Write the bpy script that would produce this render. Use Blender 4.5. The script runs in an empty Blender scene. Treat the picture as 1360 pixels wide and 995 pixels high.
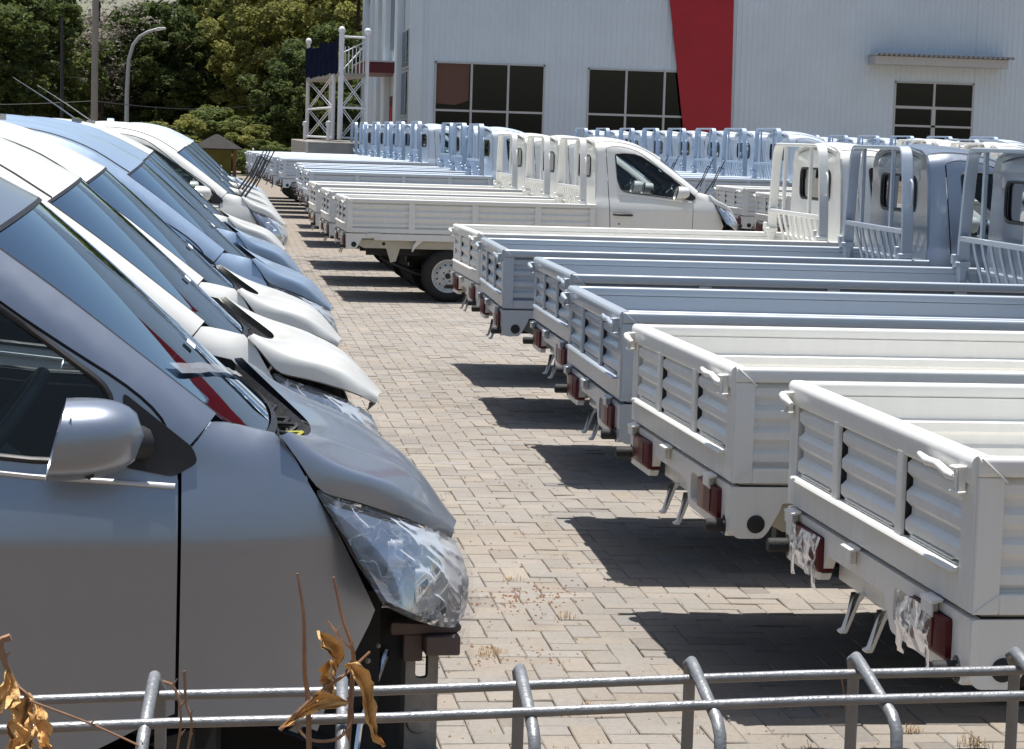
import bpy, bmesh, math, random
import numpy as np
from mathutils import Vector, Matrix, noise
from mathutils.geometry import delaunay_2d_cdt
random.seed(7)
C = bpy.context.scene.collection
SC = bpy.context.scene
R_ = math.radians
# ------------------------------------------------------------------ camera
cd = bpy.data.cameras.new('camera'); cam = bpy.data.objects.new('camera', cd); C.objects.link(cam); SC.camera = cam
Rv = Vector((0.99161386, -0.12573556, 0.02987499)); Uv = Vector((-0.01658117, 0.10547609, 0.99428359)); Fv = Vector((0.1281679, 0.98644076, -0.10250671))
m = Matrix((Rv, Uv, -Fv)).transposed().to_4x4(); m.translation = Vector((0, 0, 1.8353)); cam.matrix_world = m
cd.sensor_fit = 'HORIZONTAL'; cd.sensor_width = 36; cd.lens = 36 * 3051.79 / 1360
cd.clip_start = 0.1; cd.clip_end = 3000
# ------------------------------------------------------------------ world, sun
SUN = Vector((-0.03, 0.13, 1.0)).normalized()
W = bpy.data.worlds.new('World'); SC.world = W; W.use_nodes = True
nt = W.node_tree; bg = nt.nodes['Background']
sky = nt.nodes.new('ShaderNodeTexSky'); sky.sky_type = 'NISHITA'; sky.sun_disc = False
sky.sun_elevation = math.asin(SUN.z); sky.sun_rotation = math.atan2(SUN.x, SUN.y)
sky.air_density = 1.25; sky.dust_density = 2.0; sky.ozone_density = 1.0; sky.altitude = 50
nt.links.new(sky.outputs[0], bg.inputs[0]); bg.inputs[1].default_value = 0.085
sl = bpy.data.lights.new('sun', 'SUN'); so = bpy.data.objects.new('sun', sl); C.objects.link(so)
sl.energy = 5.0; sl.angle = R_(0.53); sl.color = (1.0, 0.97, 0.92)
so.rotation_euler = SUN.to_track_quat('Z', 'Y').to_euler(); so.location = (0, 0, 60)
SC.view_settings.view_transform = 'Standard'; SC.view_settings.look = 'None'
SC.view_settings.exposure = 0.36; SC.view_settings.gamma = 1.0
SC.cycles.max_bounces = 7; SC.cycles.transparent_max_bounces = 24; SC.cycles.diffuse_bounces = 3
SC.cycles.glossy_bounces = 4; SC.cycles.caustics_reflective = False; SC.cycles.caustics_refractive = False
SC.cycles.use_denoising = True; SC.cycles.sample_clamp_indirect = 6

# ------------------------------------------------------------------ materials
def new_mat(name):
    mt = bpy.data.materials.new(name); mt.use_nodes = True
    n = mt.node_tree; b = n.nodes['Principled BSDF']
    return mt, n, b
def inp(b, k, v):
    if k in b.inputs: b.inputs[k].default_value = v
def simple(name, col, rough=0.5, metal=0.0, coat=0.0, var=0.0, vscale=8.0, bump=0.0, bscale=60.0, spec=0.5, trans=0):
    mt, n, b = new_mat(name)
    inp(b, 'Base Color', (*col, 1)); inp(b, 'Roughness', rough); inp(b, 'Metallic', metal); inp(b, 'Coat Weight', coat); inp(b, 'Coat Roughness', 0.06)
    inp(b, 'Specular IOR Level', spec)
    if trans: inp(b, 'Transmission Weight', trans)
    tc = None
    if var > 0 or bump > 0:
        tc = n.nodes.new('ShaderNodeTexCoord')
    if var > 0:
        no = n.nodes.new('ShaderNodeTexNoise'); no.inputs['Scale'].default_value = vscale; no.inputs['Detail'].default_value = 6; no.inputs['Roughness'].default_value = 0.65
        n.links.new(tc.outputs['Object'], no.inputs['Vector'])
        mr = n.nodes.new('ShaderNodeMapRange'); mr.inputs[1].default_value = 0.3; mr.inputs[2].default_value = 0.7
        mr.inputs[3].default_value = 1 - var; mr.inputs[4].default_value = 1 + var
        n.links.new(no.outputs['Fac'], mr.inputs[0])
        mx = n.nodes.new('ShaderNodeVectorMath'); mx.operation = 'SCALE'; mx.inputs[0].default_value = col
        n.links.new(mr.outputs[0], mx.inputs['Scale']); n.links.new(mx.outputs[0], b.inputs['Base Color'])
        r2 = n.nodes.new('ShaderNodeMapRange'); r2.inputs[1].default_value = 0.3; r2.inputs[2].default_value = 0.7
        r2.inputs[3].default_value = max(0.02, rough - 0.08); r2.inputs[4].default_value = min(1, rough + 0.1)
        n.links.new(no.outputs['Fac'], r2.inputs[0]); n.links.new(r2.outputs[0], b.inputs['Roughness'])
    if bump > 0:
        nb = n.nodes.new('ShaderNodeTexNoise'); nb.inputs['Scale'].default_value = bscale; nb.inputs['Detail'].default_value = 4
        n.links.new(tc.outputs['Object'], nb.inputs['Vector'])
        bp = n.nodes.new('ShaderNodeBump'); bp.inputs['Strength'].default_value = bump; bp.inputs['Distance'].default_value = 0.01
        n.links.new(nb.outputs['Fac'], bp.inputs['Height']); n.links.new(bp.outputs[0], b.inputs['Normal'])
    return mt
def dirty_paint(name, col, metal, rough, coat, dust=(0.42, 0.36, 0.28), dustamt=0.18, flake=0.0):
    """car paint with a thin film of dust that gathers low on the body and in patches"""
    mt, n, b = new_mat(name)
    inp(b, 'Metallic', metal); inp(b, 'Coat Weight', coat); inp(b, 'Coat Roughness', 0.08)
    tc = n.nodes.new('ShaderNodeTexCoord')
    no = n.nodes.new('ShaderNodeTexNoise'); no.inputs['Scale'].default_value = 2.2; no.inputs['Detail'].default_value = 8; no.inputs['Roughness'].default_value = 0.7
    n.links.new(tc.outputs['Object'], no.inputs['Vector'])
    sx = n.nodes.new('ShaderNodeSeparateXYZ'); n.links.new(tc.outputs['Object'], sx.inputs[0])
    mr = n.nodes.new('ShaderNodeMapRange'); mr.inputs[1].default_value = 1.25; mr.inputs[2].default_value = 0.35; mr.inputs[3].default_value = 0.25; mr.inputs[4].default_value = 1.0
    n.links.new(sx.outputs['Z'], mr.inputs[0])
    mu = n.nodes.new('ShaderNodeMath'); mu.operation = 'MULTIPLY'; n.links.new(no.outputs['Fac'], mu.inputs[0]); n.links.new(mr.outputs[0], mu.inputs[1])
    mp = n.nodes.new('ShaderNodeMapping'); mp.inputs['Scale'].default_value = (26, 26, 3.5); n.links.new(tc.outputs['Object'], mp.inputs[0])
    ns = n.nodes.new('ShaderNodeTexNoise'); ns.inputs['Scale'].default_value = 1.0; ns.inputs['Detail'].default_value = 5; n.links.new(mp.outputs[0], ns.inputs['Vector'])
    ms_ = n.nodes.new('ShaderNodeMapRange'); ms_.inputs[1].default_value = .35; ms_.inputs[2].default_value = .68; ms_.inputs[3].default_value = .55; ms_.inputs[4].default_value = 1.7; n.links.new(ns.outputs['Fac'], ms_.inputs[0])
    mu2 = n.nodes.new('ShaderNodeMath'); mu2.operation = 'MULTIPLY'; n.links.new(mu.outputs[0], mu2.inputs[0]); n.links.new(ms_.outputs[0], mu2.inputs[1]); mu = mu2
    m2 = n.nodes.new('ShaderNodeMath'); m2.operation = 'MULTIPLY'; m2.use_clamp = True; n.links.new(mu.outputs[0], m2.inputs[0]); m2.inputs[1].default_value = dustamt * 2
    mx = n.nodes.new('ShaderNodeMixRGB'); mx.inputs[1].default_value = (*col, 1); mx.inputs[2].default_value = (*dust, 1)
    n.links.new(m2.outputs[0], mx.inputs[0]); n.links.new(mx.outputs[0], b.inputs['Base Color'])
    rr = n.nodes.new('ShaderNodeMapRange'); rr.inputs[1].default_value = 0.0; rr.inputs[2].default_value = 0.4; rr.inputs[3].default_value = rough; rr.inputs[4].default_value = min(1, rough + 0.35)
    n.links.new(m2.outputs[0], rr.inputs[0]); n.links.new(rr.outputs[0], b.inputs['Roughness'])
    if flake:
        nf = n.nodes.new('ShaderNodeTexNoise'); nf.inputs['Scale'].default_value = 900; n.links.new(tc.outputs['Object'], nf.inputs['Vector'])
        bp = n.nodes.new('ShaderNodeBump'); bp.inputs['Strength'].default_value = flake; bp.inputs['Distance'].default_value = 0.002
        n.links.new(nf.outputs['Fac'], bp.inputs['Height']); n.links.new(bp.outputs[0], b.inputs['Normal'])
    return mt
M = {}
M['white'] = dirty_paint('white_paint', (0.80, 0.80, 0.765), 0.0, 0.30, 0.5, dustamt=0.10)
M['blue'] = dirty_paint('blue_grey_metallic_paint', (0.31, 0.35, 0.42), 0.72, 0.30, 0.6, flake=0.10, dustamt=0.10)
M['midblue'] = dirty_paint('light_blue_metallic_paint', (0.38, 0.50, 0.66), 0.45, 0.34, 0.5, dustamt=0.08)
M['midblue_bed'] = dirty_paint('light_blue_bed_paint', (0.42, 0.52, 0.66), 0.3, 0.4, 0.2, dustamt=0.1)
M['white_bed'] = dirty_paint('cream_white_bed_paint', (0.80, 0.795, 0.76), 0.0, 0.36, 0.2, dustamt=0.14)
M['blue_bed'] = dirty_paint('blue_grey_bed_paint', (0.50, 0.555, 0.62), 0.32, 0.34, 0.35, dustamt=0.10)
M['lightblue'] = dirty_paint('pale_blue_metallic_paint', (0.64, 0.715, 0.80), 0.15, 0.36, 0.5, dustamt=0.12)
M['lightblue_bed'] = dirty_paint('pale_blue_bed_paint', (0.64, 0.715, 0.80), 0.1, 0.42, 0.2, dustamt=0.15)
M['black'] = simple('black_plastic', (0.018, 0.018, 0.02), 0.5, var=0.25)
M['rubber'] = simple('black_rubber', (0.014, 0.014, 0.014), 0.7, bump=0.2, bscale=120)
M['tyre'] = simple('tyre_rubber', (0.022, 0.021, 0.02), 0.8, var=0.3, vscale=14, bump=0.3, bscale=90)
M['dark'] = simple('dark_underbody', (0.012, 0.012, 0.013), 0.75, var=0.3)
M['chassis'] = simple('chassis_black', (0.02, 0.02, 0.02), 0.55, var=0.3, bump=0.2)
M['rim'] = simple('silver_rim_paint', (0.5, 0.5, 0.49), 0.42, 0.35, var=0.12, vscale=20)
M['red'] = simple('red_lamp_plastic', (0.085, 0.005, 0.008), 0.35, spec=.3)
M['lamp_clear'] = simple('amber_grey_lamp_plastic', (0.11, 0.025, 0.022), 0.4, spec=.3)
M['chrome'] = simple('chrome', (0.75, 0.76, 0.78), 0.12, 1.0)
M['lamp_back'] = simple('lamp_housing_grey', (0.24, 0.24, 0.25), 0.35, 0.4, var=0.4, vscale=18)
M['mirror'] = simple('mirror_glass', (0.7, 0.72, 0.74), 0.03, 1.0)
M['seat'] = simple('dark_seat_fabric', (0.03, 0.03, 0.034), 0.9, var=0.2, bump=0.3, bscale=200)
M['dash'] = simple('dashboard_plastic', (0.028, 0.028, 0.03), 0.6, var=0.15, bump=0.1)
M['swheel'] = simple('steering_wheel_plastic', (0.07, 0.07, 0.072), 0.45)
M['paper'] = simple('white_paper_tag', (0.78, 0.78, 0.76), 0.7)
M['cowl'] = simple('cowl_plastic', (0.035, 0.035, 0.038), 0.55, var=0.35, vscale=16, bump=0.3, bscale=80)
M['wire_loom'] = simple('yellow_tape', (0.35, 0.33, 0.04), 0.6)
M['gal'] = simple('galvanised_wire', (0.27, 0.275, 0.28), 0.42, 0.45, var=0.16, vscale=30, bump=0.15, bscale=220)
M['bracket'] = simple('bare_grey_steel', (0.30, 0.28, 0.25), 0.5, 0.3, var=0.35, vscale=9, bump=0.2)
M['brown_plastic'] = simple('brown_black_plastic', (0.12, 0.085, 0.075), 0.5, var=0.3)
def film_mat(name, base, rng):
    mt, n, b = new_mat(name); out = n.nodes['Material Output']
    tr = n.nodes.new('ShaderNodeBsdfTransparent'); tr.inputs[0].default_value = (0.96, 0.965, 0.97, 1)
    gl = n.nodes.new('ShaderNodeBsdfGlossy'); gl.inputs['Roughness'].default_value = 0.16; gl.inputs['Color'].default_value = (0.95, 0.95, 1, 1)
    df = n.nodes.new('ShaderNodeBsdfDiffuse'); df.inputs[0].default_value = (0.8, 0.8, 0.8, 1)
    ad = n.nodes.new('ShaderNodeMixShader'); ad.inputs[0].default_value = 0.35; n.links.new(gl.outputs[0], ad.inputs[1]); n.links.new(df.outputs[0], ad.inputs[2])
    tc = n.nodes.new('ShaderNodeTexCoord')
    vo = n.nodes.new('ShaderNodeTexVoronoi'); vo.feature = 'DISTANCE_TO_EDGE'; vo.inputs['Scale'].default_value = 11
    nz = n.nodes.new('ShaderNodeTexNoise'); nz.inputs['Scale'].default_value = 14; nz.inputs['Detail'].default_value = 5
    va = n.nodes.new('ShaderNodeVectorMath'); va.operation = 'MULTIPLY_ADD'; va.inputs[1].default_value = (0.12,) * 3
    n.links.new(tc.outputs['Object'], nz.inputs['Vector']); n.links.new(nz.outputs['Color'], va.inputs[0]); n.links.new(tc.outputs['Object'], va.inputs[2])
    mpf = n.nodes.new('ShaderNodeMapping'); mpf.inputs['Rotation'].default_value = (0.5, 0.7, 0.3); mpf.inputs['Scale'].default_value = (0.45, 0.8, 2.4); n.links.new(va.outputs[0], mpf.inputs[0])
    n.links.new(mpf.outputs[0], vo.inputs['Vector'])
    mr = n.nodes.new('ShaderNodeMapRange'); mr.inputs[1].default_value = 0.0; mr.inputs[2].default_value = 0.035; mr.inputs[3].default_value = rng; mr.inputs[4].default_value = base
    n.links.new(vo.outputs['Distance'], mr.inputs[0])
    fr = n.nodes.new('ShaderNodeFresnel'); fr.inputs[0].default_value = 1.10
    mx2 = n.nodes.new('ShaderNodeMath'); mx2.operation = 'MAXIMUM'; mx2.use_clamp = True; n.links.new(mr.outputs[0], mx2.inputs[0]); n.links.new(fr.outputs[0], mx2.inputs[1])
    ms = n.nodes.new('ShaderNodeMixShader'); n.links.new(mx2.outputs[0], ms.inputs[0]); n.links.new(tr.outputs[0], ms.inputs[1]); n.links.new(ad.outputs[0], ms.inputs[2])
    bp = n.nodes.new('ShaderNodeBump'); bp.inputs['Strength'].default_value = 0.45; bp.inputs['Distance'].default_value = 0.006; n.links.new(nz.outputs['Fac'], bp.inputs['Height'])
    n.links.new(bp.outputs[0], gl.inputs['Normal']); n.links.new(ms.outputs[0], out.inputs[0])
    return mt
M['film'] = film_mat('crinkled_plastic_film', 0.09, 0.42)
M['film_thin'] = film_mat('thin_clear_film', 0.0, 0.13)
M['tape'] = film_mat('milky_tape', 0.45, 0.6)
def glass_mat(name, tint, rough=0.015, fl=0.04, boost=1.0, gcol=(1, 1, 1)):
    mt, n, b = new_mat(name); out = n.nodes['Material Output']
    tr = n.nodes.new('ShaderNodeBsdfTransparent'); tr.inputs[0].default_value = (*tint, 1)
    gl = n.nodes.new('ShaderNodeBsdfGlossy'); gl.inputs['Roughness'].default_value = rough; gl.inputs['Color'].default_value = (*gcol, 1)
    fr = n.nodes.new('ShaderNodeFresnel'); fr.inputs[0].default_value = 1.5
    mu = n.nodes.new('ShaderNodeMath'); mu.operation = 'MULTIPLY_ADD'; mu.use_clamp = True; mu.inputs[1].default_value = boost; mu.inputs[2].default_value = fl; n.links.new(fr.outputs[0], mu.inputs[0])
    ms = n.nodes.new('ShaderNodeMixShader'); n.links.new(mu.outputs[0], ms.inputs[0]); n.links.new(tr.outputs[0], ms.inputs[1]); n.links.new(gl.outputs[0], ms.inputs[2])
    n.links.new(ms.outputs[0], out.inputs[0]); return mt
M['glass'] = glass_mat('car_glass', (0.70, 0.75, 0.75), fl=0.0, boost=.8)
M['windscreen'] = glass_mat('windscreen_glass', (0.34, 0.47, 0.56), fl=0.16, boost=1.5, gcol=(0.72, 0.86, 1.0))
M['rglass'] = glass_mat('rear_cab_glass', (0.10, 0.115, 0.12), fl=0.0, boost=.45)
M['lens'] = glass_mat('clear_lamp_lens', (0.93, 0.94, 0.95), 0.03, fl=0.0, boost=.6)
M['bglass'] = glass_mat('dark_building_glass', (0.26, 0.28, 0.31), 0.02, fl=0.02, boost=0.8, gcol=(.85, .92, 1))

# pavers: tone attribute varies block by block
def paver_mat():
    mt, n, b = new_mat('concrete_paver')
    at = n.nodes.new('ShaderNodeAttribute'); at.attribute_name = 'tone'
    geo = n.nodes.new('ShaderNodeNewGeometry')
    n1 = n.nodes.new('ShaderNodeTexNoise'); n1.inputs['Scale'].default_value = 0.9; n1.inputs['Detail'].default_value = 5; n1.inputs['Roughness'].default_value = 0.6
    n2 = n.nodes.new('ShaderNodeTexNoise'); n2.inputs['Scale'].default_value = 45; n2.inputs['Detail'].default_value = 6; n2.inputs['Roughness'].default_value = 0.75
    n3 = n.nodes.new('ShaderNodeTexNoise'); n3.inputs['Scale'].default_value = 260; n3.inputs['Detail'].default_value = 2
    for q in (n1, n2, n3): n.links.new(geo.outputs['Position'], q.inputs['Vector'])
    m1 = n.nodes.new('ShaderNodeMapRange'); m1.inputs[1].default_value = .3; m1.inputs[2].default_value = .7; m1.inputs[3].default_value = .86; m1.inputs[4].default_value = 1.10; n.links.new(n1.outputs['Fac'], m1.inputs[0])
    m2 = n.nodes.new('ShaderNodeMapRange'); m2.inputs[1].default_value = .25; m2.inputs[2].default_value = .75; m2.inputs[3].default_value = .82; m2.inputs[4].default_value = 1.16; n.links.new(n2.outputs['Fac'], m2.inputs[0])
    a = n.nodes.new('ShaderNodeMath'); a.operation = 'MULTIPLY'; n.links.new(m1.outputs[0], a.inputs[0]); n.links.new(m2.outputs[0], a.inputs[1])
    s = n.nodes.new('ShaderNodeVectorMath'); s.operation = 'SCALE'; n.links.new(at.outputs['Color'], s.inputs[0]); n.links.new(a.outputs[0], s.inputs['Scale'])
    # dry earth washed over parts of the paving
    n4 = n.nodes.new('ShaderNodeTexNoise'); n4.inputs['Scale'].default_value = 0.55; n4.inputs['Detail'].default_value = 9; n4.inputs['Roughness'].default_value = .7; n.links.new(geo.outputs['Position'], n4.inputs['Vector'])
    m4 = n.nodes.new('ShaderNodeMapRange'); m4.inputs[1].default_value = .58; m4.inputs[2].default_value = .72; m4.inputs[3].default_value = 0; m4.inputs[4].default_value = .7; n.links.new(n4.outputs['Fac'], m4.inputs[0])
    mx = n.nodes.new('ShaderNodeMixRGB'); mx.inputs[2].default_value = (0.31, 0.25, 0.19, 1); n.links.new(m4.outputs[0], mx.inputs[0]); n.links.new(s.outputs[0], mx.inputs[1])
    # old oil drips and faint tyre darkening
    n5 = n.nodes.new('ShaderNodeTexVoronoi'); n5.inputs['Scale'].default_value = 1.1; n.links.new(geo.outputs['Position'], n5.inputs['Vector'])
    m5 = n.nodes.new('ShaderNodeMapRange'); m5.inputs[1].default_value = .03; m5.inputs[2].default_value = .11; m5.inputs[3].default_value = .35; m5.inputs[4].default_value = 0; n.links.new(n5.outputs['Distance'], m5.inputs[0])
    mm = n.nodes.new('ShaderNodeMath'); mm.operation = 'MULTIPLY'; n.links.new(m5.outputs[0], mm.inputs[0]); n.links.new(n2.outputs['Fac'], mm.inputs[1])
    mz = n.nodes.new('ShaderNodeMixRGB'); mz.inputs[2].default_value = (0.10, 0.085, 0.075, 1); n.links.new(mm.outputs[0], mz.inputs[0]); n.links.new(mx.outputs[0], mz.inputs[1])
    n.links.new(mz.outputs[0], b.inputs['Base Color']); inp(b, 'Roughness', 0.9); inp(b, 'Specular IOR Level', 0.25)
    bp = n.nodes.new('ShaderNodeBump'); bp.inputs['Strength'].default_value = 0.5; bp.inputs['Distance'].default_value = 0.003
    ad = n.nodes.new('ShaderNodeMath'); n.links.new(n2.outputs['Fac'], ad.inputs[0]); n.links.new(n3.outputs['Fac'], ad.inputs[1])
    n.links.new(ad.outputs[0], bp.inputs['Height']); n.links.new(bp.outputs[0], b.inputs['Normal'])
    return mt
M['paver'] = paver_mat()
M['joint'] = simple('sandy_joint_earth', (0.17, 0.13, 0.10), 0.95, var=0.35, vscale=5, bump=0.5, bscale=40)
M['earth'] = simple('dry_earth_spill', (0.30, 0.235, 0.17), 0.95, var=0.25, vscale=30, bump=1.0, bscale=70)
M['drygrass'] = simple('dry_grass', (0.45, 0.28, 0.10), 0.8, var=0.3)
M['leaf_dry'] = simple('dry_leaf', (0.76, 0.48, 0.20), 0.85, var=0.35, vscale=40, bump=0.5, bscale=90)
M['stem'] = simple('dry_brown_stem', (0.30, 0.17, 0.10), 0.7, var=0.3, vscale=60)

# ------------------------------------------------------------------ mesh helpers
def mk_mesh(name, verts, faces, smooth=None):
    me = bpy.data.meshes.new(name); me.from_pydata([tuple(v) for v in verts], [], faces); me.update()
    if smooth is not None:
        me.polygons.foreach_set('use_smooth', [True] * len(me.polygons)); me.set_sharp_from_angle(angle=R_(smooth))
    return me
class MB:
    def __init__(s): s.v = []; s.f = []
    def add(s, vs, fs):
        o = len(s.v); s.v += [tuple(p) for p in vs]; s.f += [tuple(i + o for i in f) for f in fs]; return s
    def box(s, x0, x1, y0, y1, z0, z1):
        return s.add([(x0,y0,z0),(x1,y0,z0),(x1,y1,z0),(x0,y1,z0),(x0,y0,z1),(x1,y0,z1),(x1,y1,z1),(x0,y1,z1)],
                     [(0,3,2,1),(4,5,6,7),(0,1,5,4),(1,2,6,5),(2,3,7,6),(3,0,4,7)])
    def prism(s, poly, axis, a, b):
        """poly: list of 2D points in the two other axes (ccw or cw), extruded from a to b"""
        n = len(poly)
        def P(p, t):
            if axis == 'x': return (t, p[0], p[1])
            if axis == 'y': return (p[0], t, p[1])
            return (p[0], p[1], t)
        vs = [P(p, a) for p in poly] + [P(p, b) for p in poly]
        fs = [tuple(range(n))[::-1], tuple(range(n, 2 * n))] + [(i, (i + 1) % n, n + (i + 1) % n, n + i) for i in range(n)]
        return s.add(vs, fs)
    def tube(s, pts, r, n=8, cap=True, sq=None):
        pts = [Vector(p) for p in pts]; k = len(pts); rr = r if isinstance(r, (list, tuple)) else [r] * k
        up = Vector((0, 0, 1)); d0 = (pts[1] - pts[0]).normalized()
        if abs(d0.dot(up)) > 0.95: up = Vector((0, 1, 0))
        vs = []; fs = []
        a = up.cross(d0).normalized()
        for i in range(k):
            d = (pts[min(i + 1, k - 1)] - pts[max(i - 1, 0)]).normalized()
            a = (a - d * a.dot(d)).normalized(); b = d.cross(a)
            for j in range(n):
                t = 2 * math.pi * (j + .5) / n
                vs.append(pts[i] + a * math.cos(t) * rr[i] * (sq or 1) + b * math.sin(t) * rr[i])
        for i in range(k - 1):
            for j in range(n):
                fs.append((i * n + j, i * n + (j + 1) % n, (i + 1) * n + (j + 1) % n, (i + 1) * n + j))
        if cap: fs += [tuple(range(n))[::-1], tuple(range((k - 1) * n, k * n))]
        return s.add(vs, fs)
    def lathe(s, prof, c, axis='y', n=32):
        """prof: (radius, along)"""
        vs = []; fs = []; k = len(prof)
        for j in range(n):
            t = 2 * math.pi * j / n
            for r, h in prof:
                if axis == 'y': vs.append((c[0] + r * math.cos(t), c[1] + h, c[2] + r * math.sin(t)))
                elif axis == 'x': vs.append((c[0] + h, c[1] + r * math.cos(t), c[2] + r * math.sin(t)))
                else: vs.append((c[0] + r * math.cos(t), c[1] + r * math.sin(t), c[2] + h))
        for j in range(n):
            j2 = (j + 1) % n
            for i in range(k - 1): fs.append((j * k + i, j * k + i + 1, j2 * k + i + 1, j2 * k + i))
        return s.add(vs, fs)
    def grid(s, fn, nu, nv):
        o = [fn(i / nu, j / nv) for i in range(nu + 1) for j in range(nv + 1)]
        return s.add(o, [(i * (nv + 1) + j, (i + 1) * (nv + 1) + j, (i + 1) * (nv + 1) + j + 1, i * (nv + 1) + j + 1) for i in range(nu) for j in range(nv)])
    def mirror(s, w=1.66):
        """add the copy mirrored across the truck's middle"""
        return s.add([(x, w - y, z) for x, y, z in s.v], [tuple(reversed(f)) for f in s.f])
    def mirrored(s, w=1.66):
        q = MB(); q.v = [(x, w - y, z) for x, y, z in s.v]; q.f = [tuple(reversed(f)) for f in s.f]; return q
    def mesh(s, name, smooth=None, bevel=0, seg=2, recalc=True):
        bm = bmesh.new(); vs = [bm.verts.new(p) for p in s.v]
        for f in s.f:
            try: bm.faces.new([vs[i] for i in f])
            except ValueError: pass
        if recalc: bmesh.ops.recalc_face_normals(bm, faces=bm.faces)
        if bevel:
            ed = [e for e in bm.edges if len(e.link_faces) == 2 and e.calc_face_angle(0) > 0.6]
            bmesh.ops.bevel(bm, geom=ed, offset=bevel, segments=seg, affect='EDGES', clamp_overlap=True, profile=0.5)
        me = bpy.data.meshes.new(name); bm.to_mesh(me); bm.free()
        if smooth is None and bevel: smooth = 35
        if smooth is not None:
            me.polygons.foreach_set('use_smooth', [True] * len(me.polygons)); me.set_sharp_from_angle(angle=R_(smooth))
        return me
def obj(name, me, mat=None, parent=None, kind=None, label=None, loc=None):
    o = bpy.data.objects.new(name, me); C.objects.link(o)
    if mat is not None:
        if me.materials: o.material_slots[0].link = 'OBJECT'; o.material_slots[0].material = mat
        else: me.materials.append(mat)
    if parent: o.parent = parent
    if kind: o['kind'] = kind
    if label: o['label'] = label
    if loc is not None: o.location = loc
    return o
def empty(name, loc, rz=0, label=None, cat=None, group=None):
    o = bpy.data.objects.new(name, None); C.objects.link(o); o.location = loc; o.rotation_euler = (0, 0, rz); o.empty_display_size = .3
    tag(o, label, cat, group); return o
def tag(o, label=None, cat=None, group=None, kind=None):
    if label: o['label'] = label
    if cat: o['category'] = cat
    if group: o['group'] = group
    if kind: o['kind'] = kind
    return o
def chaikin(p, n=2, closed=True):
    for _ in range(n):
        q = []; k = len(p)
        rng = range(k) if closed else range(k - 1)
        if not closed: q.append(p[0])
        for i in rng:
            a = p[i]; b = p[(i + 1) % k]
            q.append(tuple(.75 * a[t] + .25 * b[t] for t in range(len(a)))); q.append(tuple(.25 * a[t] + .75 * b[t] for t in range(len(a))))
        if not closed: q.append(p[-1])
        p = q
    return p
def roundpoly(p, r, n=3):
    """round each corner of a polygon with radius-like cut r"""
    out = []; k = len(p)
    for i in range(k):
        a = Vector(p[i - 1]); b = Vector(p[i]); c = Vector(p[(i + 1) % k])
        da = (a - b); dc = (c - b); ra = min(r, da.length * .45); rc = min(r, dc.length * .45)
        ang = math.degrees(da.angle(dc)) if da.length and dc.length else 180
        if ang > 165: out.append(tuple(b)); continue
        s = b + da.normalized() * ra; e = b + dc.normalized() * rc
        for j in range(n + 1):
            t = j / n; out.append(tuple((1 - t) ** 2 * s + 2 * t * (1 - t) * b + t * t * e))
    return out
def pip(px, py, poly):
    ins = np.zeros(len(px), bool); n = len(poly); j = n - 1
    for i in range(n):
        xi, yi = poly[i]; xj, yj = poly[j]
        if yi != yj:
            c = ((yi > py) != (yj > py)) & (px < (xj - xi) * (py - yi) / (yj - yi) + xi); ins ^= c
        j = i
    return ins
def densify(p, step):
    out = []
    for i in range(len(p)):
        a = Vector(p[i]); b = Vector(p[(i + 1) % len(p)]); k = max(1, int((b - a).length / step))
        for j in range(k): out.append(tuple(a.lerp(b, j / k)))
    return out
def piece(outline, fn, holes=(), step=.03, rim=.012, rimdir=(0, 1, 0), rows=()):
    """sheet cut to a 2D outline with holes, mapped to 3D by fn(u,v), with its edges folded inwards"""
    loops = [densify(outline, step)] + [densify(h, step) for h in holes]
    pts = []; edges = []
    for lp in loops:
        o = len(pts); pts += lp; edges += [(o + i, o + (i + 1) % len(lp)) for i in range(len(lp))]
    bp = np.array(pts); lo = bp.min(0); hi = bp.max(0)
    gx, gy = np.meshgrid(np.arange(lo[0] + step / 2, hi[0], step), np.arange(lo[1] + step / 2, hi[1], step)); gx = gx.ravel(); gy = gy.ravel()
    if rows:
        k_ = np.ones(len(gy), bool)
        for r_ in rows: k_ &= abs(gy - r_) > step * .3
        gx = gx[k_]; gy = gy[k_]; rx = np.arange(lo[0] + step / 2, hi[0], step)
        for r_ in rows: gx = np.concatenate([gx, rx]); gy = np.concatenate([gy, np.full(len(rx), r_)])
    ins = pip(gx, gy, loops[0])
    for h in loops[1:]: ins &= ~pip(gx, gy, h)
    gx = gx[ins]; gy = gy[ins]
    if len(gx):
        d = np.sqrt((gx[:, None] - bp[None, :, 0]) ** 2 + (gy[:, None] - bp[None, :, 1]) ** 2).min(1); k = d > step * .45
        pts = pts + list(zip(gx[k].tolist(), gy[k].tolist()))
    r = delaunay_2d_cdt([Vector(p) for p in pts], edges, [], 0, 1e-6, False)
    V2 = [tuple(v) for v in r[0]]; F = r[2]
    ce = np.array([[sum(V2[i][0] for i in f) / 3, sum(V2[i][1] for i in f) / 3] for f in F])
    ok = pip(ce[:, 0], ce[:, 1], loops[0])
    for h in loops[1:]: ok &= ~pip(ce[:, 0], ce[:, 1], h)
    F = [tuple(f) for f, q in zip(F, ok) if q]
    used = sorted({i for f in F for i in f}); mp = {i: j for j, i in enumerate(used)}
    v3 = [fn(*V2[i]) for i in used]; F = [tuple(mp[i] for i in f) for f in F]
    mb = MB(); mb.add(v3, F)
    if rim:
        cnt = {}
        for f in F:
            for a, b in zip(f, f[1:] + f[:1]): cnt[(a, b)] = 1
        rd = Vector(rimdir) * rim
        be = [(a, b) for (a, b) in cnt if (b, a) not in cnt]
        o = len(mb.v)
        for a, b in be:
            k = len(mb.v); mb.v += [v3[a], v3[b], tuple(Vector(v3[b]) + rd), tuple(Vector(v3[a]) + rd)]; mb.f.append((k + 1, k, k + 3, k + 2))
    return mb

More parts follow.
